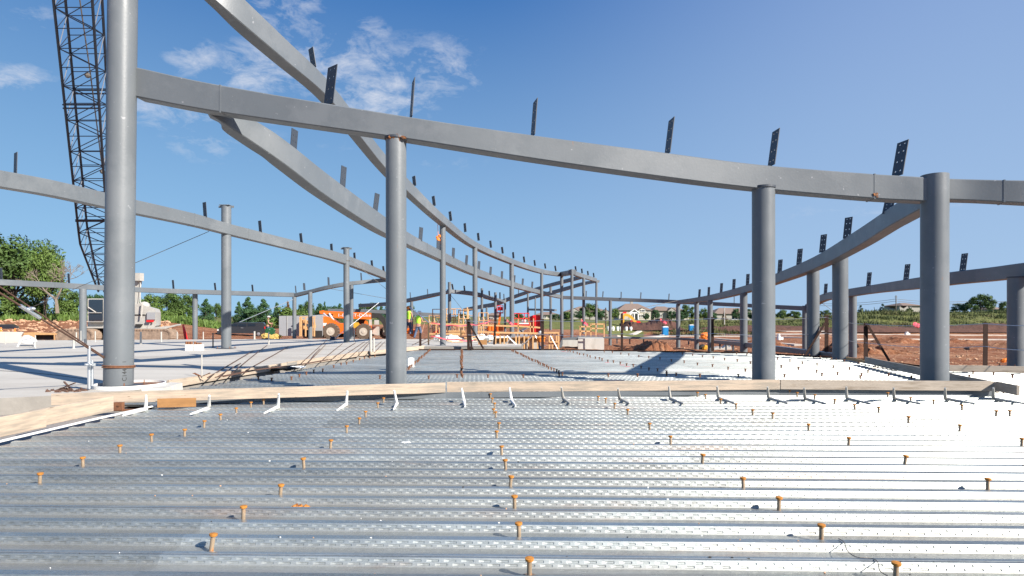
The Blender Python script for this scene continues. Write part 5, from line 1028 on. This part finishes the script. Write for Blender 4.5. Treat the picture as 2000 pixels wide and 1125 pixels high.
# ------------------------------------------------------------------ right background
def toilet(label, px, yb, yt, wpx, d):
    c = gpos(px, yb); d = c.y; tp = at(px, yt, d); h_ = tp.z-c.z; w_ = wpx*d/F; t_ = thing('portable_toilet', label, 'portable toilet', c); t_['_o'] = tuple(c)
    part('cabin', 'blue', t_, lambda mb: (mb.box((c.x, c.y, c.z+h_*.45), (w_, w_, h_*.9)), [mb.box((c.x+s_*w_*.47, c.y-w_*.5, c.z+h_*.45), (w_*.06, .05, h_*.9)) for s_ in (-1, 1)]))
    part('roof', 'white', t_, lambda mb: (mb.box((c.x, c.y, c.z+h_*.93), (w_*1.04, w_*1.04, h_*.06)), mb.box((c.x, c.y, c.z+h_*.98), (w_*.8, w_*.8, h_*.05))))
    part('door', 'blue', t_, lambda mb: (mb.box((c.x, c.y-w_*.5-.02, c.z+h_*.43), (w_*.7, .03, h_*.78)), mb.box((c.x+w_*.3, c.y-w_*.5-.05, c.z+h_*.45), (.06, .05, .12))))
toilet('blue portable toilet with white roof, nearest of the two', 1299, 655, 637.5, 10.5, 95); toilet('smaller blue portable toilet beside the slim column', 1350, 647, 634, 8.5, 118)
def curb(label, pts, w_, hgt_=.12, d_off=0):
    mb = MB(); P = []
    for px, py in pts:
        lo, hi = 20, 400
        for _ in range(40):
            mid = (lo+hi)/2; X = (px-1000)/F*mid; yy = HZ+(H-hgt(X, mid))*F/mid
            if yy > py: lo = mid
            else: hi = mid
        X = (px-1000)/F*mid; P.append(Vector((X, mid, hgt(X, mid)+.02)))
    for a, b_ in zip(P, P[1:]):
        m_ = 6
        for k in range(m_):
            p, q = a.lerp(b_, k/m_), a.lerp(b_, (k+1)/m_+.002); p.z = hgt(p.x, p.y)+hgt_/2; q.z = hgt(q.x, q.y)+hgt_/2; mb.bar(p, q, w_, hgt_+.1)
    o = mb.build('curb', 'curb'); return tag(o, label, 'kerb', None, 'structure')
curb('', [(1196, 657), (1300, 657), (1460, 658), (1600, 661)], 1.6); curb('', [(1640, 664), (1800, 664), (2100, 665)], 1.2); curb('', [(1300, 646), (1500, 647.5), (1700, 649), (2100, 651)], .7); curb('', [(1232, 654), (1250, 647), (1310, 645.5)], .9); curb('', [(1290, 657), (1300, 649)], .8); curb('', [(1400, 663), (1460, 667), (1560, 676)], .8); curb('', [(1500, 653), (1800, 655), (2050, 656)], .35)
def gpos_(px, py):
    lo, hi = 20, 900
    for _ in range(40):
        mid = (lo+hi)/2; X = (px-1000)/F*mid; yy = HZ+(H-hgt(X, mid))*F/mid
        if yy > py: lo = mid
        else: hi = mid
    X = (px-1000)/F*mid; return Vector((X, mid, hgt(X, mid)))
# dark topsoil heap
def heap(name, px0, px1, ytop, d, mt, depth_=9, rough_=.35, seed=1, kind='structure'):
    rr = random.Random(seed); mb = MB(); x0, x1 = (px0-1000)/F*d, (px1-1000)/F*d; nx, ny = 40, 14; z0 = hgt((x0+x1)/2, d)-.3; ht = H-(ytop-HZ)/F*d-z0
    for j in range(ny+1):
        for i in range(nx+1):
            u_, v_ = i/nx, j/ny; e = min(1, math.sin(math.pi*u_)*1.6)*min(1, math.sin(math.pi*v_)*1.5)
            mb.v.append((x0+(x1-x0)*u_, d+depth_*(v_-.4), z0+ht*e*(.75+.25*math.sin(u_*7+seed))+(rr.uniform(-1, 1)*rough_ if 0 < e else 0)*min(1, e*2)))
    for j in range(ny):
        for i in range(nx): a = j*(nx+1)+i; mb.f.append((a, a+1, a+nx+2, a+nx+1)); mb.mi.append(0)
    o = mb.build(name, mt, smooth=True); return tag(o, kind=kind)
heap('soil_heap', 1205, 1330, 622, 125, 'mulch', 14, .3, 2); heap('soil_heap', 1300, 1760, 637, 122, 'mulch', 8, .25, 5); heap('soil_heap', 1600, 2060, 632, 118, 'mulch', 8, .25, 8)
K['soil'] = gm
heap('soil_heap', 1196, 1325, 668, 44, 'soil', 5, .12, 3); heap('soil_heap', 1625, 1800, 674, 40, 'soil', 6, .14, 6); heap('soil_heap', 1840, 2080, 672, 46, 'soil', 6, .14, 9); heap('soil_heap', 1395, 1560, 668, 56, 'soil', 5, .14, 4); heap('soil_heap', 1700, 1930, 661, 70, 'soil', 6, .2, 7)
# yellow excavator arm on the heap
EX = thing('excavator', 'yellow excavator digging in the dark soil heap', 'excavator', at(1216, 632, 125)); EX['_o'] = tuple(EX.location)
part('boom', 'yellow', EX, lambda mb: mb.prof([(1214, 628), (1217, 616), (1221, 612), (1230, 614), (1239, 622), (1242, 630), (1238, 631), (1234, 624), (1226, 618), (1220, 618), (1219, 630)], 124.5, .7))
part('bucket', 'yellow', EX, lambda mb: mb.prof([(1236, 626), (1243, 626), (1243, 632), (1236, 633)], 124.3, 1)); part('body', 'red', EX, lambda mb: (mb.prof([(1215, 612), (1218, 609), (1224, 609), (1223, 612)], 125, 1), mb.prof([(1228, 631), (1232, 626), (1250, 627), (1252, 632)], 128, 2)))
part('stick', 'yellow', EX, lambda mb: mb.prof([(1213, 634), (1216, 622), (1219, 622), (1217, 634)], 124.4, .5))
# small white stone blocks and skip
SK = simple('skip', 'white torn skip with debris behind the brown guard post', 'skip', 'offwhite', lambda mb: (mb.prof([(1395, 690), (1395, 680), (1404, 678), (1412, 680), (1420, 674), (1424, 678), (1428, 676), (1430, 688), (1426, 692)], 46, 1.6), mb.prof([(1366, 690), (1368, 680), (1378, 682), (1394, 686), (1394, 690)], 47, 1)))
simple('yellow_saw', 'small yellow and black machine left of the white skip', 'machine', 'yellow', lambda mb: (mb.ball(at(1379, 681, 46), (.3, .3, .28), 8, 6, .1), mb.prof([(1374, 690), (1374, 684), (1386, 684), (1386, 690)], 45.6, .6)))
simple('black_generator', 'black round machine beside the small yellow machine', 'machine', 'black', lambda mb: (mb.ball(at(1371, 680, 46.3), (.28, .3, .3), 8, 6, .1), mb.bar(at(1366, 686, 46.2), at(1376, 676, 46.2), .1)))
simple('orange_mesh', 'crumpled orange safety mesh between two slim columns', 'mesh', 'hiorange', lambda mb: [mb.ball(at(1376+random.uniform(-5, 6), 658+random.uniform(-4, 3), 60), (.3, .2, .25), 7, 5, .3) for _ in range(8)])
simple('orange_mesh', 'orange mesh scrap on the soil at far right', 'mesh', 'hiorange', lambda mb: [mb.ball(at(1962+random.uniform(-5, 6), 703+random.uniform(-2, 2), 31), (.12, .1, .08), 7, 5, .3) for _ in range(5)])
simple('pink_marker', 'pink marker flag on the soil left of the thickest column', 'flag', 'pink', lambda mb: (mb.ball(at(1787, 634, 70), (.3, .1, .25), 7, 5, .3), mb.ball(at(1793, 636, 70), (.25, .1, .25), 7, 5, .3)))
simple('hydrant', 'white capped standpipe on the kerb right of centre', 'standpipe', 'white', lambda mb: (mb.tube([at(1521, 664, 60), at(1521, 652, 60)], [.2, .12], 10), mb.box(at(1524, 661, 60), (.5, .3, .25))))
simple('hydrant', 'white standpipe cap near the far right kerb', 'standpipe', 'white', lambda mb: (mb.tube([at(1771, 654, 70), at(1771, 648, 70)], [.2, .15], 10), mb.box(at(1772, 652, 70), (.5, .3, .2))))
# tall weeds and stone rubble (uncountable)
rr = random.Random(11)
mb = MB()
def blades(mb, X, Y, z0, n_, h_, w_):
    for _ in range(n_):
        a = rr.uniform(0, 6.28); b2 = Vector((X+rr.uniform(-.7, .7), Y+rr.uniform(-.7, .7), z0)); tpp = b2+Vector((rr.uniform(-.4, .4)*h_, rr.uniform(-.4, .4)*h_, h_*rr.uniform(.5, 1))); s_ = Vector((math.cos(a), math.sin(a), 0))*w_
        mb.add([b2-s_, b2+s_, tpp+s_*.5, tpp-s_*.3], [(0, 1, 2, 3)])
for i in range(4200):
    px = rr.uniform(1278, 2100); d = rr.uniform(112 if px < 1500 else 120, 140); X = (px-1000)/F*d; hh_ = .25+.9*max(0, math.sin(X*.31+d)*math.sin(X*.083+1.3)+.25); blades(mb, X, d, hgt(X, d)-.1, 9, rr.uniform(.3, 1.0)*hh_*(1.3 if rr.random() < .15 else 1), .07)
tag(mb.build('weeds', 'weed'), kind='stuff')
mb = MB()
for i in range(1500):
    px = rr.uniform(-60, 440); d = rr.uniform(69, 84); X = (px-1000)/F*d; blades(mb, X, d, hgt(X, d)-.05, 6, rr.uniform(.3, .9), .12)
tag(mb.build('grass', 'leafB'), kind='stuff')
mb = MB()
for i in range(2300):
    if i < 700: px = rr.uniform(-60, 330); d = rr.uniform(54, 70)
    else: px = rr.uniform(1180, 2080); d = 28+60*rr.random()**2.2
    X = (px-1000)/F*d; s_ = rr.uniform(.05, .20)*(1 if i < 700 else .35)*(1.6 if rr.random() < .08 else .8); mb.ball((X, d, hgt(X, d)+s_*.2), (s_*1.3, s_, s_*.7), 6, 4, .3)
tag(mb.build('rubble', 'soilrock'), kind='stuff')
for a in range(3): pass

# ------------------------------------------------------------------ trees
def leaf_mesh(name, seed, mt, n_leaf, rx, rz_, clumps, ls, kind='round', trunk_h=1.5, tr=.25):
    rr = random.Random(seed); mb = MB(); Cc = []
    for i in range(clumps):
        if kind == 'cone': q = rr.random()**1.3; zz = trunk_h*.4+q*rz_*2; rad_ = rx*(1-q)*rr.uniform(.45, 1.05)+.1; a = rr.uniform(0, 6.28); Cc.append((Vector((rad_*math.cos(a), rad_*math.sin(a), zz)), rx*(.36-.22*q)))
        else:
            a = rr.uniform(0, 6.28); ct = rr.uniform(-.75, 1); st_ = math.sqrt(1-ct*ct); rad_ = rr.uniform(.45, 1.0); Cc.append((Vector((rx*st_*rad_*math.cos(a), rx*st_*rad_*math.sin(a), trunk_h+rz_+rz_*ct*rad_)), rx*rr.uniform(.2, .36)))
    per = n_leaf//clumps
    for c, cr in Cc:
        for _ in range(per):
            d_ = Vector((rr.gauss(0, 1), rr.gauss(0, 1), rr.gauss(0, .8))); d_.normalize(); p = c+d_*cr*rr.random()**.4
            a_ = Vector((rr.gauss(0, 1), rr.gauss(0, 1), rr.gauss(0, .6))).normalized(); b2 = a_.cross(d_+Vector((0, 0, .3))).normalized() if a_.cross(d_).length > .05 else Vector((1, 0, 0)); s_ = ls*rr.uniform(.6, 1.3)
            mb.add([p-a_*s_, p-b2*s_*.5, p+a_*s_, p+b2*s_*.5], [(0, 1, 2, 3)])
    me_ = bpy.data.meshes.new(name); me_.from_pydata(mb.v, [], mb.f); me_.materials.append(K[mt])
    tb = MB(); tb.tube([(0, 0, -.3), (.05, 0, trunk_h*.6), (0, .05, trunk_h+rz_*.5), (0, 0, trunk_h+rz_*1.3)], [tr, tr*.8, tr*.5, tr*.15], 8)
    for c, cr in Cc[:12]: tb.tube([(0, 0, trunk_h*.8+rr.random()*rz_*.5), c*.6+Vector((0, 0, trunk_h*.3)), c], [tr*.35, tr*.2, tr*.06], 5)
    mt_ = bpy.data.meshes.new(name+'_trunk'); mt_.from_pydata(tb.v, [], tb.f); mt_.materials.append(K['bark']); return me_, mt_
TM = {'bigA': leaf_mesh('crown', 1, 'leafA', 12000, 4.6, 3.6, 55, .2, trunk_h=1.6, tr=.35), 'bigB': leaf_mesh('crown', 2, 'leafB', 9000, 4, 3.1, 46, .2, trunk_h=1.4, tr=.3),
      'mid': leaf_mesh('crown', 3, 'leafA', 5200, 4, 3.3, 34, .26, trunk_h=1.0), 'mid2': leaf_mesh('crown', 4, 'leafB', 5000, 4, 3.2, 30, .26, trunk_h=.8), 'bush': leaf_mesh('crown', 5, 'leafB', 2600, 2.6, 1.1, 20, .2, trunk_h=.1, tr=.1),
      'con': leaf_mesh('crown', 6, 'leafC', 6000, 2.9, 4, 70, .2, 'cone', 1.2, .2), 'con2': leaf_mesh('crown', 7, 'leafC', 5600, 3.6, 3.6, 60, .22, 'cone', 1, .2), 'spr': leaf_mesh('crown', 8, 'leafD', 4200, 2.2, 3.6, 60, .2, 'cone', .8, .18), 'rus': leaf_mesh('crown', 9, 'leafE', 3600, 2.4, 3.8, 44, .2, 'cone', 1, .2),
      'dark': leaf_mesh('crown', 10, 'leafC', 5600, 4, 3.1, 34, .25, trunk_h=.6)}
HT = {'bigA': 8.8, 'bigB': 7.6, 'mid': 7.6, 'mid2': 7.2, 'bush': 2.3, 'con': 8.8, 'con2': 8.2, 'spr': 7.8, 'rus': 8.4, 'dark': 6.8}; WD = {'bigA': 10.4, 'bigB': 9.2, 'mid': 9.2, 'mid2': 9.2, 'bush': 6, 'con': 5.8, 'con2': 7.2, 'spr': 4.4, 'rus': 4.8, 'dark': 9.2}
def tree(kind, px, ytop, wpx, d, label, group, rz=None):
    X = (px-1000)/F*d; z0 = hgt(X, d)-.1; h_ = H-(ytop-HZ)/F*d-z0; w_ = wpx*d/F; me_, mt_ = TM[kind]
    t_ = thing('bush' if kind == 'bush' else 'tree', label, 'bush' if kind == 'bush' else 'tree', (X, d, z0), random.uniform(0, 6.28) if rz is None else rz, group); t_.scale = (w_/WD[kind], w_/WD[kind], h_/HT[kind])
    for nm, me__ in (('crown', me_), ('trunk', mt_)): o = bpy.data.objects.new(nm, me__); C.objects.link(o); o.parent = t_
GL, GM, GR = 'trees behind the left bank', 'trees behind the slab', 'trees among the far houses'
T_ = [('bigA', 28, 460, 165, 76, 'largest green tree at the left picture edge', GL), ('bigB', 88, 488, 88, 72, 'bright leaved tree right of the largest one', GL), ('bigA', -30, 480, 150, 85, 'dark tree cut by the left picture edge', GL), ('bush', 30, 585, 90, 74, 'low bush under the largest left tree', GL), ('bush', 125, 588, 60, 73, 'bright bush right of the bare tree trunk', GL), ('bush', 68, 588, 50, 73, 'low bush below the bare tree', GL),
 ('mid', 150, 572, 50, 84, 'round tree just left of the crane cab', GL), ('dark', 185, 574, 55, 95, 'dark tree behind the crane cab', GL),
 ('mid2', 292, 576, 58, 84, 'bright round tree right of the crane body', GL), ('mid', 328, 573, 66, 92, 'widest round tree between crane and short column', GL), ('mid', 368, 577, 52, 96, 'green tree behind the short column', GL), ('con2', 402, 582, 40, 100, 'dark conifer right of the short column', GL), ('mid', 422, 594, 30, 104, 'small tree at the left side of the capped column', GL), ('bush', 300, 603, 60, 78, 'bright bush above the pale rubble', GL), ('bush', 345, 606, 60, 80, 'bright bush over the white pipes', GL), ('bush', 260, 600, 60, 76, 'bush hidden by the tall left column', GL),
 ('con2', 484, 578, 48, 92, 'big dark conifer above the black truck', GM), ('con2', 515, 582, 52, 94, 'second dark conifer above the black truck', GM), ('con', 466, 588, 26, 96, 'slim conifer just right of the capped column', GM), ('dark', 500, 602, 70, 90, 'low dark tree behind the truck roof', GM), ('con', 541, 590, 30, 98, 'conifer above the left end of the container', GM), ('rus', 562, 587, 24, 96, 'russet brown conifer above the grey container', GM), ('con', 588, 594, 30, 98, 'conifer between the two slim columns', GM), ('mid', 598, 590, 40, 100, 'pale green tree above the container end', GM), ('con2', 625, 591, 44, 104, 'dark conifer above the telehandler tail', GM), ('dark', 650, 597, 46, 108, 'dark tree above the telehandler boom', GM), ('con', 634, 588, 16, 102, 'pointed conifer tip above the telehandler boom', GM), ('con', 664, 592, 26, 108, 'conifer left of the twin slim columns', GM), ('con', 705, 592, 24, 110, 'conifer right of the twin slim columns', GM), ('mid', 722, 593, 40, 112, 'round tree above the telehandler cab', GM), ('con', 745, 597, 26, 112, 'conifer at the left side of the middle column', GM), ('mid', 770, 596, 50, 115, 'tree behind the middle column', GM), ('mid', 800, 597, 30, 115, 'tree just right of the middle column', GM), ('bush', 570, 606, 90, 90, 'low thicket behind the grey container', GM), ('dark', 610, 604, 70, 96, 'low dark tree behind the material rack', GM),
 ('mid2', 860, 612, 26, 140, 'small tree behind the scaffold, left', GR), ('mid', 905, 613, 30, 140, 'small tree behind the scaffold, middle', GR), ('mid', 1010, 612, 30, 150, 'tree behind the scissor lift', GR), ('dark', 1085, 613, 30, 150, 'dark tree right of the red container', GR),
 ('mid2', 1107, 609, 28, 150, 'bright tree behind the two tower columns', GR), ('mid2', 1112, 624, 30, 120, 'low bright tree before the tower columns', GR), ('mid', 1152, 594, 50, 190, 'largest round tree beside the tower', GR), ('dark', 1133, 607, 30, 185, 'dark tree left of the largest tower tree', GR), ('dark', 1176, 606, 26, 190, 'dark tree behind the last tower column', GR), ('mid2', 1200, 602, 20, 190, 'pointed bright tree right of the lone dark column', GR), ('dark', 1262, 611, 14, 205, 'small dark tree before the cream house', GR), ('dark', 1280, 604, 20, 205, 'tree between the cream and the grey house', GR), ('dark', 1312, 607, 26, 200, 'dark tree right of the grey house', GR), ('mid', 1342, 596, 34, 200, 'tall round tree behind the slim column by the toilets', GR), ('dark', 1330, 608, 30, 190, 'low dark tree left of the tall round one', GR), ('mid2', 1374, 602, 20, 195, 'bright tree between the two slim columns at right', GR), ('dark', 1390, 610, 30, 195, 'dark tree behind the brown guard post', GR), ('rus', 1415, 606, 12, 200, 'russet tree before the brown roofed house', GR), ('dark', 1440, 602, 22, 200, 'dark tree left of the medium column', GR), ('dark', 1476, 602, 40, 200, 'dark tree behind the thick right of centre column', GR), ('mid2', 1530, 605, 30, 195, 'bright tree right of the thick column, left one', GR), ('mid', 1552, 608, 34, 190, 'bright tree right of the thick column, right one', GR), ('mid', 1612, 606, 26, 190, 'tree between the wide columns', GR),
 ('spr', 1681, 596, 16, 190, 'blue spruce right of the wide columns, left one', GR), ('rus', 1694, 608, 12, 190, 'small russet tree between two spruces', GR), ('spr', 1724, 593, 18, 190, 'tallest blue spruce left of the tan house', GR), ('con', 1708, 606, 9, 190, 'tiny conifer between the spruces', GR), ('mid2', 1741, 606, 12, 185, 'small bright tree left of the tan house', GR), ('mid', 1776, 602, 16, 180, 'tree before the tan house', GR), ('con2', 1812, 601, 30, 175, 'conifer behind the thickest column', GR), ('dark', 1874, 592, 34, 175, 'dark low tree right of the thickest column', GR), ('mid', 1915, 576, 56, 170, 'largest round tree at far right', GR), ('mid', 1960, 590, 22, 170, 'tree left of the edge column', GR), ('dark', 1946, 604, 30, 180, 'low dark tree under the large far right tree', GR), ('dark', 1996, 585, 30, 170, 'tree cut by the right picture edge', GR), ('spr', 1660, 600, 14, 190, 'spruce half hidden by the wide column', GR)]
for a in T_: tree(*a)
# bare pale tree
m = MB(); rr = random.Random(5)
def branch(p, d_, r_, l_, n_):
    q = p+d_*l_; m.tube([p, p.lerp(q, .5)+Vector((rr.uniform(-.06, .06), 0, 0)), q], [r_, r_*.85, r_*.65], 5)
    if n_ > 0:
        for _ in range(3 if n_ > 1 else 4):
            e = (d_+Vector((rr.gauss(0, .5), rr.gauss(0, .4), rr.gauss(.05, .3)))).normalized(); branch(q, e, r_*.6, l_*rr.uniform(.6, .85), n_-1)
p = gpos(112, 620); p = at(112, 612, 68); branch(p, Vector((-.1, 0, 1)).normalized(), .2, 1.7, 0); branch(p+Vector((-.15, 0, 1.6)), Vector((.45, 0, .9)).normalized(), .13, 1.5, 5); branch(p+Vector((-.15, 0, 1.6)), Vector((-.8, 0, .6)).normalized(), .13, 1.5, 4)
tag(m.build('bare_tree', 'barkpale'), 'bare pale tree without leaves right of the green trees', 'tree')

# ------------------------------------------------------------------ houses
def house(label, x0, x1, ybase, yeave, yridge, d, wall='wall1', wins=(), gables=(), porch=None, dep=11, rx=.28, chim=None):
    c = at((x0+x1)/2, ybase, d); t_ = thing('house', label, 'house', c, 0, 'far houses'); t_['_o'] = tuple(c); f = lambda px, py, dd=0: at(px, py, d)*1+Vector((0, dd, 0))
    A, B_ = f(x0, ybase), f(x1, ybase); ze = f(x0, yeave).z; zr = f(x0, yridge).z; zb = A.z-1.5
    part('wall', wall, t_, lambda mb: mb.box(((A.x+B_.x)/2, d+dep/2, (zb+ze)/2), (B_.x-A.x, dep, ze-zb)))
    def rf(mb):
        o_ = .6; W_ = B_.x-A.x; a = [(A.x-o_, d-o_, ze), (B_.x+o_, d-o_, ze), (B_.x+o_, d+dep+o_, ze), (A.x-o_, d+dep+o_, ze), (A.x+W_*rx, d+dep/2, zr), (B_.x-W_*rx, d+dep/2, zr)]
        mb.add(a, [(0, 1, 5, 4), (1, 2, 5), (2, 3, 4, 5), (3, 0, 4), (3, 2, 1, 0)])
        for gx0, gx1, gy in gables:
            g0, g1 = f(gx0, yeave), f(gx1, yeave); gz = f(gx0, gy).z; mx_ = (g0.x+g1.x)/2; mb.add([(g0.x-.4, d-1.4, ze), (g1.x+.4, d-1.4, ze), (mx_, d-1.4, gz), (g0.x-.4, d+dep/2, ze), (g1.x+.4, d+dep/2, ze), (mx_, d+dep/2, gz)], [(0, 2, 5, 3), (1, 4, 5, 2), (0, 3, 4, 1)])
    roof = part('roof', 'roof', t_, rf)
    if chim: roof['_o'] = tuple(c); q = MB(); q.box(f(chim, yridge, dep*.6), (1, 1, 1.6)); q.build('chimney', 'wall2', roof)
    for gx0, gx1, gy in gables:
        def gw_(mb, gx0=gx0, gx1=gx1, gy=gy):
            g0, g1 = f(gx0, yeave), f(gx1, yeave); gz = f(gx0, gy+.8).z; mb.add([(g0.x, d-1.3, zb), (g1.x, d-1.3, zb), (g1.x, d-1.3, ze), ((g0.x+g1.x)/2, d-1.3, gz), (g0.x, d-1.3, ze), (g0.x, d, zb), (g1.x, d, zb), (g1.x, d, ze), (g0.x, d, ze)], [(0, 1, 2, 3, 4), (0, 4, 8, 5), (1, 6, 7, 2)])
        part('gable', wall, t_, gw_)
    for wx0, wy0, wx1, wy1, fr_ in wins:
        dd = -1.36 if fr_ else -.06; P, Q = f(wx0, wy1, dd), f(wx1, wy0, dd)
        wn__ = part('window', 'glass', t_, lambda mb: mb.box(((P.x+Q.x)/2, P.y, (P.z+Q.z)/2), (Q.x-P.x, .08, Q.z-P.z))); wn__['_o'] = tuple(c)
        q = MB(); q.box(((P.x+Q.x)/2, P.y-.06, P.z-.08), (Q.x-P.x+.3, .1, .15)); q.box(((P.x+Q.x)/2, P.y-.06, Q.z+.08), (Q.x-P.x+.3, .1, .15)); q.bar(((P.x+Q.x)/2, P.y-.06, P.z), ((P.x+Q.x)/2, P.y-.06, Q.z), .1); q.build('frame', 'white', wn__)
    if porch:
        px0, px1, py0, py1, yg = porch
        def pf(mb):
            for px in (px0, (px0+px1)/2, px1): mb.bar(f(px, py1, -3.2), f(px, py0, -3.2), .35)
            mb.bar(f(px0-1, py0, -3.2), f(px1+1, py0, -3.2), .4, .5); g = [f(px0-2, py0, -3.4), f(px1+2, py0, -3.4), f((px0+px1)/2, yg, -3.4)]; mb.bar(g[0], g[2], .35); mb.bar(g[1], g[2], .35)
        part('porch', 'white', t_, pf)
    return t_
house('cream two storey house with white gabled porch behind the excavator', 1209, 1271, 625, 606, 592.5, 220, 'wall1', [(1250, 605.5, 1253.5, 608.5, 1), (1254.5, 605.5, 1258, 608.5, 1), (1261, 606, 1264, 609, 0), (1266, 606, 1269, 609, 0), (1247.5, 615, 1250, 620, 1), (1252, 615, 1254.5, 620, 1), (1256, 615, 1258.5, 620, 1), (1262, 615.5, 1268, 620, 0), (1228, 614, 1234, 621, 0), (1237, 614, 1242, 621, 0)], [(1245, 1260, 601)], (1228, 1243, 611, 624, 604), 12, .3, 1241)
house('grey sided house with brown roof right of the cream house', 1277, 1319, 624, 607, 598, 225, 'wall2', [(1287, 614, 1292, 619, 0)], [(1303, 1317, 601)], None, 12, .3)
house('large house with brown roof mostly behind trees by the tower', 1106, 1190, 628, 609, 598, 210, 'wall2', [(1126, 612, 1130, 617, 0), (1148, 612, 1152, 617, 0), (1184, 612, 1187, 617, 0)], [(1112, 1130, 602), (1176, 1188, 604)], None, 12, .35)
house('brown roofed house behind the medium right column', 1396, 1474, 628, 613, 601, 215, 'wall2', [(1458, 616, 1466, 624, 0), (1430, 616, 1440, 624, 0)], [(1452, 1472, 604)], None, 12, .25)
house('house with brown roof half hidden by the slim right column', 1300, 1345, 624, 610, 600, 240, 'wall1', [(1320, 613, 1324, 618, 0)], [], None, 12, .3)
house('tan house with green grey hip roof at the right', 1765, 1800, 612, 597, 591, 190, 'wall2', [(1776, 600, 1780, 605, 0)], [(1752, 1768, 602)], None, 10, .35)
house('roof of a house peeking between trees at far right', 1938, 1968, 612, 604, 598, 210, 'wall2', [(1950, 605, 1954, 609, 0)], [], None, 10, .35)
house('long pale house behind the scaffold and red lift', 1048, 1092, 625, 615, 609, 200, 'wall1', [(1062, 617, 1066, 621, 0)], [], None, 10, .3)
house('greenhouse like grey house behind the orange barrels', 952, 976, 635, 616, 611, 160, 'wall2', [(956, 620, 962, 626, 0)], [], None, 8, .3)
simple('utility_pole', 'grey utility pole left of the tan house', 'pole', 'cable', lambda mb: (mb.tube([at(1750, 612, 170), at(1750, 577, 170)], .14, 6), mb.bar(at(1747, 580, 170), at(1753, 580, 170), .12)))
simple('utility_pole', 'thin pole before the brown roofed house', 'pole', 'offwhite', lambda mb: mb.tube([at(1415, 634, 118), at(1415, 600, 118)], .1, 6))
simple('utility_pole', 'thin pole left of the lone dark column', 'pole', 'bark', lambda mb: mb.tube([at(1183, 640, 110), at(1183, 601, 110)], .12, 6))
for i, yy in enumerate((590, 594)): cable(f'{("upper", "lower")[i]} power line behind the far right beam', [at(1600, yy+3, 180), at(1750, yy-6, 170), at(1900, yy-2, 175), at(2100, yy-8, 170)], .05, 'cable', 'power line', sag=.5, name='power_line')
for i, px in enumerate((1188, 1192, 1197, 1206, 1212, 1223, 1232)): simple('barrel', 'small white barrel on the lawn by the soil heap', 'barrel', 'white', lambda mb: (mb.tube([gpos(px, 646), gpos(px, 646)+Vector((0, 0, .4)), gpos(px, 646)+Vector((0, 0, .8))], [.26, .32, .26], 10)), 'white barrels on the lawn')
